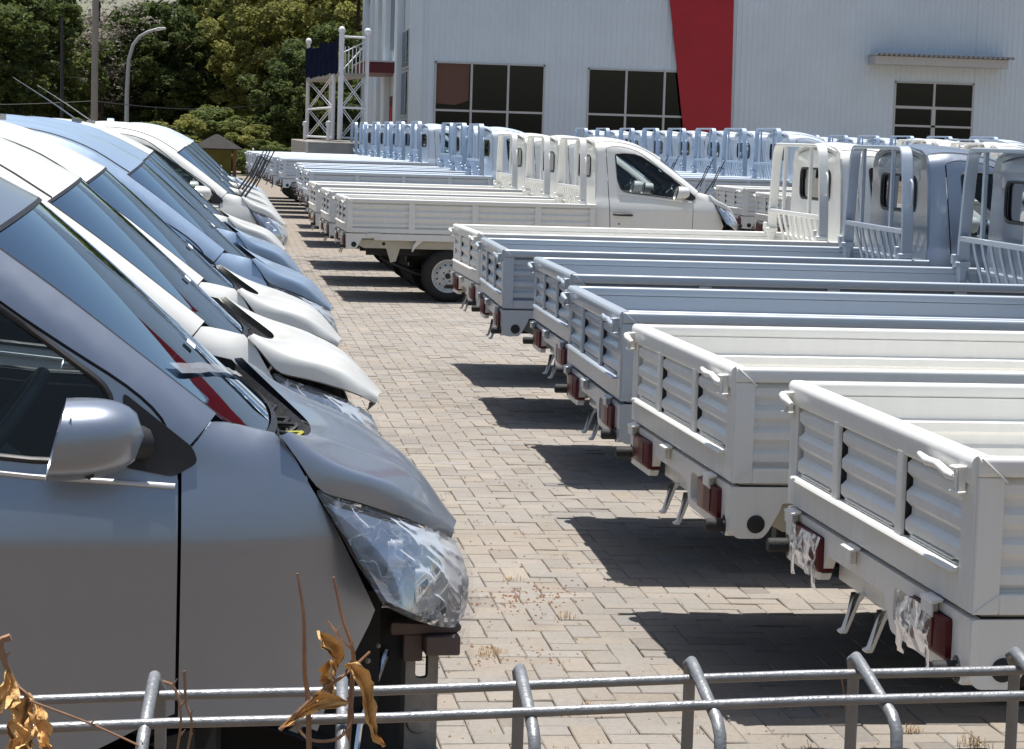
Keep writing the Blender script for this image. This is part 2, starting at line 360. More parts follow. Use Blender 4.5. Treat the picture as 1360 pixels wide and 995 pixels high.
def gz(x, y):
    """the yard rises gently beyond the first rows"""
    t = min(max((y - 25.0) / 17.0, 0), 1)
    return 0.19 * t * t * (3 - 2 * t)
#PART2
M['strip'] = simple('sunlit_ledge_paint', (0.72, 0.73, 0.75), 0.3, 0.2)  # pale colour stands in for sun catching the belt ledge
# ================================================================== THE PICKUP (local frame: x forward from the tailgate, y away from the near side, z up)
WD = 1.66; ZS = .75; ZT = 1.127; BL = 2.76
SPEC = []          # (key, name, mesh, material key, parent key, label)
def part(key, name, mesh, mat, parent=None, label=None, only=None): SPEC.append((key, name, mesh, mat, parent, label, only))
def wave(z0, z1, n, dep, flat=.30):
    """corrugation profile [(offset, z)]"""
    out = [(0, z0)]; h = (z1 - z0) / n
    for i in range(n):
        a = z0 + i * h
        out += [(0, a + h * .12), (dep, a + h * .34), (dep, a + h * .66), (0, a + h * .88)]
    out.append((0, z1)); return out
def sheet_x(x0, x1, y, prof, th=.004, nx=1):
    mb = MB(); p = [(y - o, z) for o, z in prof] + [(y - o + th, z) for o, z in reversed(prof)]
    mb.prism(p, 'x', x0, x1); return mb
# --- side boards
posts = [(0.0, .065), (.68, .75), (1.38, 1.45), (2.08, 2.15), (2.695, 2.76)]
sb = MB()
for a, b in posts: sb.box(a, b, 0, .042, ZS + .004, 1.08)
for (a, b), (c, d) in zip(posts, posts[1:]): sb.box(b, c, 0.0, .042, ZS + .004, ZS + .052)
m_sb = sb.mesh('side_board', bevel=.003, seg=1)
rail = MB(); rail.prism(roundpoly([(-.006, 1.080), (.046, 1.080), (.046, 1.127), (-.006, 1.127)], .012, 3), 'x', 0, 2.76)
m_rail = rail.mesh('top_rail', smooth=40)
mit = MB()   # folded mitre lines at the rear corner post
mit.tube([(.002, -.008, 1.125), (.068, -.008, 1.07)], .003, 6); mit.tube([(.002, -.0015, .757), (.062, -.0015, .80)], .0018, 5)
cr = MB()
for (a, b), (c, d) in zip(posts, posts[1:]):
    cr.v += (q := sheet_x(b - .005, c + .005, .030, wave(ZS + .05, 1.085, 4, .016))).v; o = len(cr.v) - len(q.v); cr.f += [tuple(i + o for i in f) for f in q.f]
inn = sheet_x(.045, 2.72, .050, [(0, ZS + .03), (0, .79), (-.014, .80), (-.014, .845), (0, .855), (0, .885), (-.014, .895), (-.014, .935), (0, .945), (0, .975), (-.016, .985), (-.016, 1.012), (0, 1.022), (0, 1.085)])
for side in (0, 1):
    mir = (lambda q: q.mirrored()) if side else (lambda q: q)
    k = 'sb%d' % side
    part(k, 'side_board', mir(sb).mesh('side_board', bevel=.003, seg=1), 'BED')
    part(k + 'r', 'top_rail', mir(rail).mesh('top_rail', smooth=40), 'BED', k)
    part(k + 'c', 'corrugated_sheet', mir(cr).mesh('corrugated_sheet'), 'BED', k)
    part(k + 'i', 'inner_sheet', mir(inn).mesh('inner_sheet'), 'BED', k)
part('mit', 'mitre_fold', mit.mesh('mitre_fold', smooth=50), 'BED', 'sb0')
# --- tailgate
tg = MB()
tg.box(-.004, .035, .012, .10, ZS + .006, 1.06); tg.box(-.004, .035, 1.57, 1.648, ZS + .006, 1.06)
tg.box(-.004, .035, .10, 1.57, ZS + .006, .838)
ledge = MB(); ledge.prism([(-.026, .838), (.02, .838), (.02, .853), (-.022, .849)], 'y', .10, 1.57)
gr = MB(); gr.prism(roundpoly([(-.012, 1.058), (.04, 1.058), (.046, 1.10), (.036, 1.129), (-.006, 1.129), (-.015, 1.115)], .008, 3), 'y', .012, 1.648)
part('tg', 'tailgate', tg.mesh('tailgate', bevel=.003, seg=1), 'BED')
part('tgr', 'top_rail', gr.mesh('gate_rail', smooth=45), 'BED', 'tg')
part('tgl', 'ledge', ledge.mesh('ledge', bevel=.002, seg=1), 'BED', 'tg')
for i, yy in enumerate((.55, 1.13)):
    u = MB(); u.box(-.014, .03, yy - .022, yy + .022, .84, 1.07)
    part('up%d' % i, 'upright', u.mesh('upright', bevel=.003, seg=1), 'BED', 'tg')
    u = MB(); u.box(-.001, .018, yy - .027, yy - .0225, .853, 1.062); part('uq%d' % i, 'painted_gap_shade', u.mesh('gap_shade'), 'black', 'tg')  # black strip stands in for the shade beside the upright
def gate_sheet(y0, y1):
    prof = wave(.845, 1.066, 3, .016)
    prof = [(.012 - o, z) for o, z in prof]
    mb = MB(); p = prof + [(x + .004, z) for x, z in reversed(prof)]
    mb.prism(p, 'y', y0, y1)
    mb.box(-.006, .010, y0 + .05, y1 - .05, .860, .864); mb.box(-.003, .012, y0 + .03, y1 - .04, .852, .855)
    return mb
for i, (a, b) in enumerate(((.095, .512), (.575, 1.092), (1.155, 1.545))):
    part('gs%d' % i, 'corrugated_sheet', gate_sheet(a, b).mesh('gate_sheet'), 'BED', 'tg')
bk = MB(); bk.box(.031, .036, .10, 1.57, .80, 1.06)
part('gbk', 'gap_shade_backing', bk.mesh('gap_shade_backing'), 'black', 'tg')  # black sheet paints the shade of the hollow behind the gaps
gin = MB(); gin.box(.037, .043, .04, 1.62, .79, 1.10)
part('gin', 'inner_sheet', gin.mesh('gate_inner'), 'BED', 'tg')
def latch(y, s):
    mb = MB()
    mb.box(-.026, -.010, y - .014, y + .014, 1.035, 1.095)
    mb.tube([(-.030, y, 1.100), (-.030, y, 1.03)], .006, 8)
    mb.tube([(-.012, y - .024, 1.096), (-.038, y - .024, 1.094), (-.038, y + .018, 1.092), (-.012, y + .018, 1.094)], .005, 6)
    mb.tube([(-.012, y - .024, 1.036), (-.036, y - .024, 1.034), (-.036, y + .018, 1.034), (-.012, y + .018, 1.036)], .005, 6)
    lev = MB(); lev.tube([(-.026, y + .01 * s, 1.066), (-.032, y + .05 * s, 1.070), (-.032, y + .13 * s, 1.082), (-.035, y + .20 * s, 1.080), (-.037, y + .255 * s, 1.090)], [.008, .012, .011, .012, .007], 8)
    return mb, lev
for i, (y, s) in enumerate(((.075, 1), (1.615, 1))):
    a, b = latch(y, s)
    if i == 1:
        b = MB(); b.tube([(-.022, y + .015, 1.085), (-.040, y, 1.085), (-.044, y - .04, 1.078), (-.034, y - .08, 1.066)], [.010, .014, .013, .008], 8)
    part('la%d' % i, 'latch', a.mesh('latch', bevel=.002, seg=1), 'BED', 'tg')
    part('lv%d' % i, 'latch_lever', b.mesh('latch_lever', smooth=60), 'BED', 'tg')
# --- rear skirt
outl = [(0.004, .742), (1.656, .742), (1.656, .60), (1.63, .585), (1.27, .585), (1.20, .672), (.66, .672), (.60, .585), (.035, .575), (.004, .60)]
outl = roundpoly(outl, .02, 2)
def rr(y0, y1, z0, z1, r=.02): return roundpoly([(y0, z0), (y1, z0), (y1, z1), (y0, z1)], r, 3)
holes = [rr(.475, .585, .612, .708, .028), rr(.125, .43, .612, .718, .012), rr(1.235, 1.545, .612, .718, .012)]
sk = piece(outl, lambda u, v: (-.002, u, v), holes, step=.08, rim=.03, rimdir=(1, 0, 0))
part('sk', 'rear_skirt', sk.mesh('rear_skirt', recalc=True), 'BED')
rc = MB(); rc.prism([(.0, .672), (.055, .655), (.055, .59), (.075, .59), (.075, .70), (.0, .69)], 'y', .60, 1.27)
part('skr', 'recess_plate', rc.mesh('recess_plate', bevel=.003, seg=1), 'BED', 'sk')
ret = MB(); ret.prism(roundpoly([(0, .742), (0, .60), (.02, .575), (.105, .575), (.125, .60), (.165, .675), (.165, .69), (.30, .69), (.30, .742)], .012, 2), 'y', 0, .012)
part('skn', 'side_skirt', ret.mesh('side_return'), 'BED', 'sk')
part('skf', 'side_skirt', ret.mirrored().mesh('side_return'), 'BED', 'sk')
for i, y in enumerate((.24, .93, 1.53)):
    h = MB(); h.prism([(-.032, .738), (-.004, .744), (-.002, .752), (-.034, .747)], 'y', y - .045, y + .045); h.box(-.032, -.026, y - .04, y + .04, .71, .742); h.box(-.02, -.003, y - .012, y + .012, .70, .74)
    part('hg%d' % i, 'hinge', h.mesh('hinge', bevel=.0015, seg=1), 'BED', 'sk')
for i, (y0, y1) in enumerate(((.128, .427), (1.238, 1.542))):
    L = MB(); L.prism(rr(y0, y1, .615, .715, .012), 'x', -.016, .03)
    part('lp%d' % i, 'tail_lamp', L.mesh('tail_lamp', bevel=.003, seg=2), 'red', 'sk')
    L2 = MB(); L2.prism(rr(y0 + .10, y0 + .19, .625, .705, .008), 'x', -.019, -.014)
    part('lq%d' % i, 'reversing_lens', L2.mesh('reversing_lens'), 'lamp_clear', 'sk')
    # crinkled film over the lamp
    def fl(u, v, y0=y0, y1=y1, i=i):
        y = y0 + (.08 if i == 0 else -.02) + (y1 - y0 - .04) * u; z = .60 + .12 * v; p = Vector((y * 9, z * 9, i * 5))
        d = noise.noise(p * 1.7) * .008 + abs(noise.noise(p * 4.1)) * .010
        return (-.024 - d - .008 * math.sin(math.pi * v), y + noise.noise(p + Vector((9, 1, 1))) * .014, z + noise.noise(p * .9 + Vector((1, 9, 1))) * .012 - (.035 if (u > .8 or u < .12) and v < .2 else 0))
    f = MB().grid(fl, 26, 14)
    part('fm%d' % i, 'plastic_film', f.mesh('lamp_film', smooth=60, recalc=False), 'film_thin', 'sk', 'loose clear film over the tail lamp', 'tailfilm')
for i, (y, z) in enumerate(((.085, .605), (1.635, .625))):
    r_ = MB(); r_.lathe([(0, -.062), (.018, -.062), (.022, -.056), (.022, 0), (.034, .0), (.034, .006)], (-.002, y, z), 'x', 16)
    part('rs%d' % i, 'rubber_stop', r_.mesh('rubber_stop', smooth=40), 'rubber', 'sk')
for i, y in enumerate((-.012, 1.66)):
    r_ = MB(); r_.lathe([(0, 0), (.020, 0), (.026, .004), (.030, .012)], (.083, y, .622), 'y', 18)
    part('ro%d' % i, 'rubber_plug', r_.mesh('rubber_plug', smooth=40), 'rubber', 'sk')
for i, y in enumerate((.78, 1.02)):
    h = MB(); h.prism([(.02, .60), (.035, .60), (.02, .57), (-.002, .50), (-.014, .495), (-.014, .488), (.006, .488), (.012, .50), (.04, .575), (.06, .60)], 'y', y - .016, y + .016)
    part('hk%d' % i, 'rope_hook', h.mesh('rope_hook', bevel=.002, seg=1), 'BED', 'sk')
# --- bed floor, side frame rails and underbody
fl_ = MB(); fl_.box(.03, 2.74, .03, 1.63, .744, .762)
for i in range(9): fl_.box(.04, 2.72, .10 + i * .175, .16 + i * .175, .76, .774)
part('bf', 'bed_floor', fl_.mesh('bed_floor', bevel=.003, seg=1), 'BED')
un = MB(); un.box(.04, 2.73, .11, 1.55, .70, .742)
part('un', 'bounce_shield', un.mesh('bounce_shield'), 'dark', 'bf')  # dark sheet added under the floor to cut bounced light
for side in (0, 1):
    q = MB(); q.box(.302, 2.76, .0, .035, .676, .743); q.box(.31, 2.76, .0, .05, .672, .678)
    if side: q = q.mirrored()
    part('sr%d' % side, 'frame_rail', q.mesh('frame_rail', bevel=.003, seg=1), 'BED', 'bf')
    for j, x in enumerate((.22, 1.16, 2.05)):
        h = MB(); h.box(x, x + .16, -.022, .004, .738, .748); h.box(x + .01, x + .15, -.022, -.016, .712, .742)
        if side: h = h.mirrored()
        part('sh%d%d' % (side, j), 'hinge', h.mesh('side_hinge', bevel=.0015, seg=1), 'BED', 'sr%d' % side)
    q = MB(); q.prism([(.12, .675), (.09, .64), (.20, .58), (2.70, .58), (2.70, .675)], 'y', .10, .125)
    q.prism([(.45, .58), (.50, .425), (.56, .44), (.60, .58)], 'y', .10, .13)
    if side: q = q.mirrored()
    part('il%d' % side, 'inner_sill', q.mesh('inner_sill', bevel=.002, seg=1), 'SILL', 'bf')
    q = MB(); q.lathe([(0, 0), (.016, 0), (.02, .004)], (.42, .096, .63), 'y', 12); q.lathe([(0, 0), (.018, 0), (.02, .004)], (1.30, .096, .63), 'y', 12)
    if side: q = q.mirrored()
    part('ih%d' % side, 'drain_hole', q.mesh('drain_hole', smooth=30), 'black', 'il%d' % side)
    q = MB(); q.prism([(.80, .675), (.775, .67), (.74, .63), (.725, .555), (.735, .55), (.765, .60), (.82, .65), (.85, .675)], 'y', .02, .07)
    if side: q = q.mirrored()
    part('tf%d' % side, 'tie_hook', q.mesh('tie_hook', bevel=.003, seg=1), 'BED', 'bf')
ch = MB()
for y0 in (.36, 1.22): ch.box(.25, 4.30, y0, y0 + .07, .49, .575)
for x in (.55, 1.8, 2.7, 3.4, 4.1): ch.box(x, x + .08, .44, 1.21, .50, .57)
ch.box(1.9, 2.5, .42, .80, .30, .46)
part('ch', 'chassis', ch.mesh('chassis', bevel=.004, seg=1), 'chassis')
ax = MB(); ax.tube([(1.14, .10, .265), (1.14, 1.56, .265)], .038, 12); ax.lathe([(0, -.14), (.09, -.12), (.13, -.03), (.13, .03), (.09, .12), (0, .14)], (1.14, .83, .265), 'x', 16)
ax.tube([(1.14, .83, .27), (2.6, .83, .36)], .035, 10)
for y in (.30, 1.36):
    ax.tube([(.50, y, .42), (.8, y, .30), (1.14, y, .24), (1.45, y, .29), (1.75, y, .42)], .022, 6); ax.tube([(1.02, y + .06, .22), (.98, y + .06, .50)], .026, 8)
part('ax', 'axle', ax.mesh('axle', smooth=40), 'chassis', 'ch')
fa = MB(); fa.tube([(3.97, .12, .265), (3.97, 1.54, .265)], .03, 10)
part('fa', 'front_axle', fa.mesh('front_axle', smooth=40), 'chassis', 'ch')
si = MB(); si.lathe([(0, 0), (.07, .01), (.07, .42), (0, .44)], (.75, .98, .45), 'x', 14)
part('si', 'silencer', si.mesh('silencer', smooth=40), 'chassis', 'ch')
sw = MB(); sw.lathe([(.12, -.08), (.24, -.085), (.27, -.06), (.275, 0), (.27, .06), (.24, .085), (.12, .08)], (1.95, .83, .47), 'z', 24)
part('sw', 'spare_wheel', sw.mesh('spare_wheel', smooth=40), 'tyre', 'ch')
# --- wheels
def wheel(xc, side):
    t = MB(); t.lathe([(.175, .02), (.19, .008), (.215, .0), (.25, .004), (.275, .018), (.287, .035), (.290, .075), (.287, .13), (.275, .147), (.25, .162), (.19, .165), (.175, .15)], (0, 0, 0), 'y', 44)
    for k in (0.055, .078, .101): t.lathe([(.2905, k - .004), (.2935, k - .003), (.2935, k + .003), (.2905, k + .004)], (0, 0, 0), 'y', 44)
    def rp(u, v):
        r = math.hypot(u, v)
        if r > .168: y = .012
        elif r > .150: y = .012 + (.168 - r) / .018 * .030
        elif r > .10: y = .042 - (.150 - r) / .05 * .020
        elif r > .06: y = .022 + (.10 - r) / .04 * .012
        else: y = .034 - (.06 - r) * .2
        return (u, y, v)
    circ = lambda r, n, cx=0, cy=0: [(cx + r * math.cos(2 * math.pi * i / n), cy + r * math.sin(2 * math.pi * i / n)) for i in range(n)]
    rm = piece(circ(.185, 48), rp, [circ(.0115, 8, .125 * math.cos(a), .125 * math.sin(a)) for a in [2 * math.pi * (i + .5) / 12 for i in range(12)]] + [circ(.033, 14)], step=.017, rim=.012)
    bk_ = MB(); bk_.lathe([(0, .06), (.17, .055), (.172, .15)], (0, 0, 0), 'y', 24)
    hb = MB(); hb.lathe([(0, -.006), (.024, -.004), (.031, .006), (.033, .05)], (0, .028, 0), 'y', 16)
    for i in range(5):
        a = 2 * math.pi * i / 5; hb.lathe([(0, .0), (.010, .002), (.010, .02)], (.057 * math.cos(a), .026, .057 * math.sin(a)), 'y', 6)
    out = []
    for nm, q, mt_, sm in (('tyre', t, 'tyre', 45), ('rim', rm, 'rim', 40), ('brake_drum', bk_, 'dark', 40), ('hub', hb, 'chassis', 40)):
        z = MB(); z.f = q.f if not side else [tuple(reversed(f)) for f in q.f]
        z.v = [(x + xc, (y + .055) if not side else WD - .055 - y, zz + .29) for x, y, zz in q.v]
        out.append((nm, z.mesh(nm, smooth=sm, recalc=(nm != 'rim')), mt_))
    return out
for i, (x, s) in enumerate(((1.14, 0), (1.14, 1), (3.97, 0), (3.97, 1))):
    ws = wheel(x, s)
    for j, (nm, me, mt_) in enumerate(ws):
        if j == 0: part('w%d' % i, 'wheel', me, mt_)
        else: part('w%d%d' % (i, j), nm, me, mt_, 'w%d' % i)
# --- headboard guard behind the cab
def band(path, wx, th, x):
    """flat bar following a path in the y-z plane, wx deep in x"""
    mb = MB(); P = [Vector(p) for p in path]; k = len(P); vs = []; fs = []
    for i in range(k):
        d = (P[min(i + 1, k - 1)] - P[max(i - 1, 0)]).normalized(); nrm = Vector((-d.y, d.x)) * th / 2
        for sx in (x, x + wx):
            vs.append((sx, P[i].x + nrm.x, P[i].y + nrm.y)); vs.append((sx, P[i].x - nrm.x, P[i].y - nrm.y))
    for i in range(k - 1):
        a = i * 4; b = a + 4
        fs += [(a, a + 1, b + 1, b), (a + 2, b + 2, b + 3, a + 3), (a, b, b + 2, a + 2), (a + 1, a + 3, b + 3, b + 1)]
    fs += [(0, 2, 3, 1), (4 * k - 4, 4 * k - 3, 4 * k - 1, 4 * k - 2)]
    return mb.add(vs, fs)
hp = roundpoly([(.045, 1.02), (.06, 1.30), (.115, 1.66), (.165, 1.845), (1.495, 1.845), (1.545, 1.66), (1.60, 1.30), (1.615, 1.02)], .09, 5)
hb_ = band(hp, .075, .026, 2.585)
part('gd', 'cab_guard', hb_.mesh('cab_guard', bevel=.006, seg=1), 'BED')
hp2 = roundpoly([(.10, 1.02), (.12, 1.35), (.18, 1.79), (1.48, 1.79), (1.54, 1.35), (1.56, 1.02)], .10, 4)
for i, y in enumerate((.44, .83, 1.22)):
    if i == 1: continue
    b_ = MB(); b_.box(2.600, 2.625, y - .018, y + .018, 1.30, 1.838)
    part('gb%d' % i, 'bar', b_.mesh('guard_bar', bevel=.003, seg=1), 'BED', 'gd')
b_ = MB(); b_.box(2.588, 2.640, .05, 1.61, 1.288, 1.322)
part('gh', 'cross_bar', b_.mesh('cross_bar', bevel=.004, seg=1), 'BED', 'gd')
for i in range(8):
    y = .25 + i * .165
    b_ = MB(); b_.tube([(2.62, y, 1.29), (2.635, y, 1.22), (2.70, y, 1.0), (2.715, y, .80)], .010, 6, sq=1.2)
    part('gr%d' % i, 'lower_bar', b_.mesh('lower_bar', smooth=50), 'BED', 'gd')
for i, y in enumerate((.02, 1.55)):
    b_ = MB(); b_.box(2.56, 2.66, y + .01, y + .08, 1.13, 1.165); b_.box(2.59, 2.64, y + .02, y + .07, .80, 1.135); b_.box(2.545, 2.575, y + .03, y + .06, 1.15, 1.21)
    part('gf%d' % i, 'bracket', b_.mesh('guard_bracket', bevel=.006, seg=1), 'BED', 'gd')
    yy = y + (-.0 if i == 0 else .07)
    s = -1 if i == 0 else 1; y1 = .085 if i == 0 else 1.575
    b_ = MB(); b_.tube([(2.64, y1, 1.46), (2.64, y1 + s * .045, 1.48), (2.64, y1 + s * .035, 1.62), (2.64, y1 + s * .0, 1.64)], .007, 7)
    part('gl%d' % i, 'rope_loop', b_.mesh('rope_loop', smooth=60), 'BED', 'gd')
# front board of the bed
b_ = MB(); b_.box(2.735, 2.758, .03, 1.63, .75, 1.10); b_.box(2.715, 2.76, .03, 1.63, 1.09, 1.115)
part('fb', 'front_board', b_.mesh('front_board', bevel=.004, seg=1), 'BED', 'bf')

# ------------------------------------------------------------------ CAB
_ex = [2.765, 2.90, 3.05, 3.20, 3.35, 3.505, 3.65, 3.80, 3.94, 4.06, 4.14, 4.30]; _ez = [1.795, 1.812, 1.806, 1.776, 1.718, 1.622, 1.520, 1.407, 1.300, 1.264, 1.16, 1.0]
def S(x, z):
    return S0(x, z) + .040 * max(0, 1 - max(0, float(np.interp(x, _ex, _ez)) - z) / .085) ** 2.2 * (1 if x < 4.0 else max(0, 1 - (x - 4.0) / .10))
def S0(x, z):
    if z >= 1.2: y = .052 + (z - 1.2) * .165
    elif z >= 1.06: y = .020 + .032 * ((z - 1.06) / .14) ** 1.4
    else: y = .020 + .002 * min(1, (1.06 - z) / .012) + .055 * ((1.06 - z) / .6) ** 1.2
    if x > 3.7: y += .30 * ((x - 3.7) / .75) ** 2.9 
    if x < 2.9: y += .02 * ((2.9 - x) / .12) ** 2
    if z > .99: # swage over the front wheel runs out forwards
        pass
    r = math.hypot(x - 3.97, z - .34)
    if r < .46: y -= .012 * (1 - max(0, (r - .36) / .10))
    return y
sfn = lambda u, v: (u, S(u, v), v)
def cat(pts, s, ts=None):
    """smooth curve through points at parameter s (0..1) with knots ts"""
    n = len(pts); ts = ts or [i / (n - 1) for i in range(n)]
    i = 0
    while i < n - 2 and s > ts[i + 1]: i += 1
    t = (s - ts[i]) / (ts[i + 1] - ts[i])
    P1 = Vector(pts[i]); P2 = Vector(pts[i + 1]); P0 = Vector(pts[i - 1]) if i > 0 else P1 * 2 - P2; P3 = Vector(pts[i + 2]) if i < n - 2 else P2 * 2 - P1
    h = ts[i + 1] - ts[i]
    m1 = (P2 - P0) / ((ts[i + 1] - (ts[i - 1] if i > 0 else ts[i] - h))) * h; m2 = (P3 - P1) / (((ts[i + 2] if i < n - 2 else ts[i + 1] + h)) - ts[i]) * h
    return P1 * (2*t**3 - 3*t*t + 1) + m1 * (t**3 - 2*t*t + t) + P2 * (-2*t**3 + 3*t*t) + m2 * (t**3 - t*t)
def curve2(pts, n): return [tuple(cat(pts, i / n)) for i in range(n + 1)]
# key side curves
top_edge = [(2.765, 1.795), (2.90, 1.812), (3.05, 1.806), (3.20, 1.776), (3.35, 1.718), (3.505, 1.622)]   # roof edge
pil = [(3.505, 1.622), (3.65, 1.520), (3.80, 1.407), (3.94, 1.300)]
roofE = curve2(top_edge, 16); pilE = curve2(pil, 10)
door_top = curve2([(2.884, 1.748), (2.95, 1.768), (3.05, 1.766), (3.17, 1.742), (3.28, 1.697), (3.41, 1.606), (3.535, 1.505), (3.66, 1.422), (3.77, 1.352), (3.835, 1.292), (3.862, 1.225)], 30)
G = .0045
door = door_top + [(3.868, 1.18), (3.868, .74), (3.80, .712), (3.70, .66), (3.625, .56), (3.60, .43), (3.55, .40), (3.0, .40), (2.945, .46), (2.936, .9), (2.90, 1.5)]
win = roundpoly([(2.985, 1.690), (3.09, 1.698), (3.20, 1.690), (3.28, 1.664), (3.43, 1.572), (3.607, 1.448), (3.74, 1.350), (3.76, 1.213), (3.60, 1.219), (3.368, 1.242), (3.13, 1.266), (3.055, 1.29), (3.012, 1.40)], .03, 3)
sail = roundpoly([(3.765, 1.345), (3.895, 1.243), (3.905, 1.215), (3.86, 1.19), (3.768, 1.207)], .012, 3)
P = piece(door, sfn, [win, [p for p in roundpoly([(3.762, 1.350), (3.856, 1.272), (3.868 - G, 1.185), (3.768, 1.203)], .003, 1)]], step=.032, rim=.016)
door_hole_sail = roundpoly([(3.768, 1.34), (3.862, 1.27), (3.862, 1.20), (3.77, 1.21)], .01, 2)
P = piece(door, sfn, [win], step=.028, rim=.016, rows=(1.046, 1.061, 1.075))
upper = [(2.765, 1.30)] + [(2.765, 1.60)] + roofE + pilE[1:] + [(3.925, 1.285), (3.885, 1.242), (3.874, 1.225)] + [(x + .003, z + .0055) for x, z in reversed(door_top)][1:] + [(2.876, 1.74), (2.895, 1.45), (2.928, .9), (2.935, .46), (2.765, .46), (2.765, 1.0)]
UP = piece(upper, sfn, [], step=.026, rim=.014)
arch = [(3.97 + .37 * math.cos(a), .345 + .385 * math.sin(a)) for a in [R_(62 + i * 5.2) for i in range(8)]]
fender = [(3.8745, 1.218), (3.888, 1.236), (3.93, 1.286), (3.955, 1.284), (4.0, 1.274), (4.052, 1.262), (4.085, 1.225), (4.122, 1.160), (4.165, 1.092), (4.208, 1.01), (4.240, .945), (4.256, .912), (4.245, .885), (4.20, .80), (4.16, .73)] + [a for a in arch if a[0] > 3.90] + [(3.8745, .722)]
FE = piece(fender, sfn, [], step=.024, rim=.02, rows=(1.046, 1.061, 1.075))
drop = piece([(3.8745, .718)] + [a for a in []] + [(3.82, .700), (3.72, .655), (3.64, .56), (3.61, .42), (3.60, .38), (3.58, .38), (3.60, .56)][:0] + [(3.87, .70), (3.80, .69)], sfn, [], step=.03, rim=.0) if False else None
for side in (0, 1):
    mr_ = (lambda q: q.mirrored()) if side else (lambda q: q)
    k = 'dr%d' % side
    part('cs%d' % side, 'cab_side', mr_(UP).mesh('cab_side', smooth=40, recalc=False), 'PAINT')
    part(k, 'door', mr_(P).mesh('door', smooth=40, recalc=False), 'PAINT')
    part('fe%d' % side, 'front_wing', mr_(FE).mesh('front_wing', smooth=40, recalc=False), 'PAINT')
    g = piece([(x, z) for x, z in win], lambda u, v: (u, S(u, v) + .012, v), [], step=.08, rim=0)
    part(k + 'g', 'window_pane', mr_(g).mesh('window_pane', smooth=40, recalc=False), 'glass', k)
    # black rubber seal round the window
    se = MB(); cl = densify(win, .03); n_ = len(cl)
    cx = sum(p[0] for p in cl) / n_; cz = sum(p[1] for p in cl) / n_
    pts = [(x, S(x, z) - .001, z) for x, z in cl]; pts.append(pts[0]); pts.append(pts[1]); se.tube(pts, .0075, 6, cap=False)
    part(k + 's', 'window_seal', mr_(se).mesh('window_seal', smooth=60), 'black', k)
    sa = piece(sail, lambda u, v: (u, S(u, v) - .006, v), [], step=.03, rim=.008)
    part(k + 't', 'corner_trim', mr_(sa).mesh('corner_trim', smooth=40, recalc=False), 'black', k)
    ws_ = MB(); ws_.tube([(x, S(x, z) - .004, z) for x, z in [(3.03, 1.256), (3.13, 1.238), (3.37, 1.214), (3.6, 1.190), (3.76, 1.180), (3.862, 1.172)]], .0055, 6)
    dsl = MB(); dsl.tube([(x + .002, S(x, z) + .022, z + .003) for x, z in door_top], .016, 6); part(k + 'b', 'door_rubber', mr_(dsl).mesh('door_rubber', smooth=60), 'black', k)
    part(k + 'w', 'sunlit_waist_ledge', mr_(ws_).mesh('sunlit_waist_ledge', smooth=60), 'strip', k)  # belt ledge with its sunlit highlight put into the colour
    hd = MB(); hd.tube([(2.965, S(3, 1.02) - .010, 1.019), (2.98, S(3, 1.02) - .026, 1.019), (3.07, S(3, 1.02) - .030, 1.018), (3.165, S(3.1, 1.02) - .026, 1.015), (3.18, S(3.1, 1.02) - .010, 1.014)], [.010, .013, .014, .013, .010], 8)
    hd.lathe([(0, 0), (.009, .001), (.010, .008)], (3.035, S(3, .9) - .008, .915), 'y', 10)
    part(k + 'h', 'door_handle', mr_(hd).mesh('door_handle', smooth=60), 'black', k)
    sc = MB(); sc.grid(lambda u, v: (3.02 + .11 * u, S(3, 1) - .001 - .004 * math.sin(math.pi * u) * (1 - v), 1.005 - .030 * math.sin(math.pi * u) * v - .002), 8, 3)
    part(k + 'c', 'handle_recess', mr_(sc).mesh('handle_recess', smooth=60), 'PAINT', k)
    # wing mirror
    mm = MB()
    def mshell(u, v):
        # rounded box shell: u round, v from back rim (rear) to front nose
        a = 2 * math.pi * u; ca = math.cos(a); sa_ = math.sin(a); e = .62 if sa_ < 0 else .82
        yy = abs(ca) ** e * math.copysign(1, ca); zz = abs(sa_) ** e * math.copysign(1, sa_)
        k_ = [1.0, 1.02, .98, .84, .55, .0][v_i] if False else None
        t = v; s_ = max(0, 1 - t ** 3.0) ** .42
        return (3.634 + .168 * t + (.018 * zz + .012) * (1 - t), -.085 + .098 * yy * s_, 1.277 + .072 * zz * s_ + .006 * t)
    mm.grid(mshell, 28, 10)
    part('mr%d' % side, 'wing_mirror', mr_(mm).mesh('wing_mirror', smooth=70), 'PAINT', k)
    mg = MB(); mg.grid(lambda u, v: (3.660 + .014 * (2 * v - 1), -.085 + .088 * (2 * u - 1), 1.277 + .058 * (2 * v - 1)), 1, 1)
    part('mg%d' % side, 'mirror_glass', mr_(mg).mesh('mirror_glass'), 'mirror', 'X' + 'mr%d' % side)
    mb_ = MB(); mb_.tube([(3.73, -.02, 1.262), (3.76, .02, 1.255), (3.80, .06, 1.250)], [.026, .028, .034], 10); mb_.tube([(3.705, -.16, 1.225), (3.73, .01, 1.232)], .010, 6)
    part('ma%d' % side, 'mirror_arm', mr_(mb_).mesh('mirror_arm', smooth=60), 'black', k)
    # inner door card
    dc = piece([(2.96, 1.20), (3.84, 1.12), (3.84, .74), (3.62, .62), (3.58, .44), (2.96, .44)], lambda u, v: (u, S(u, v) + .05, v), [], step=.12, rim=0)
    part(k + 'd', 'door_card', mr_(dc).mesh('door_card', smooth=40, recalc=False), 'dash', k)
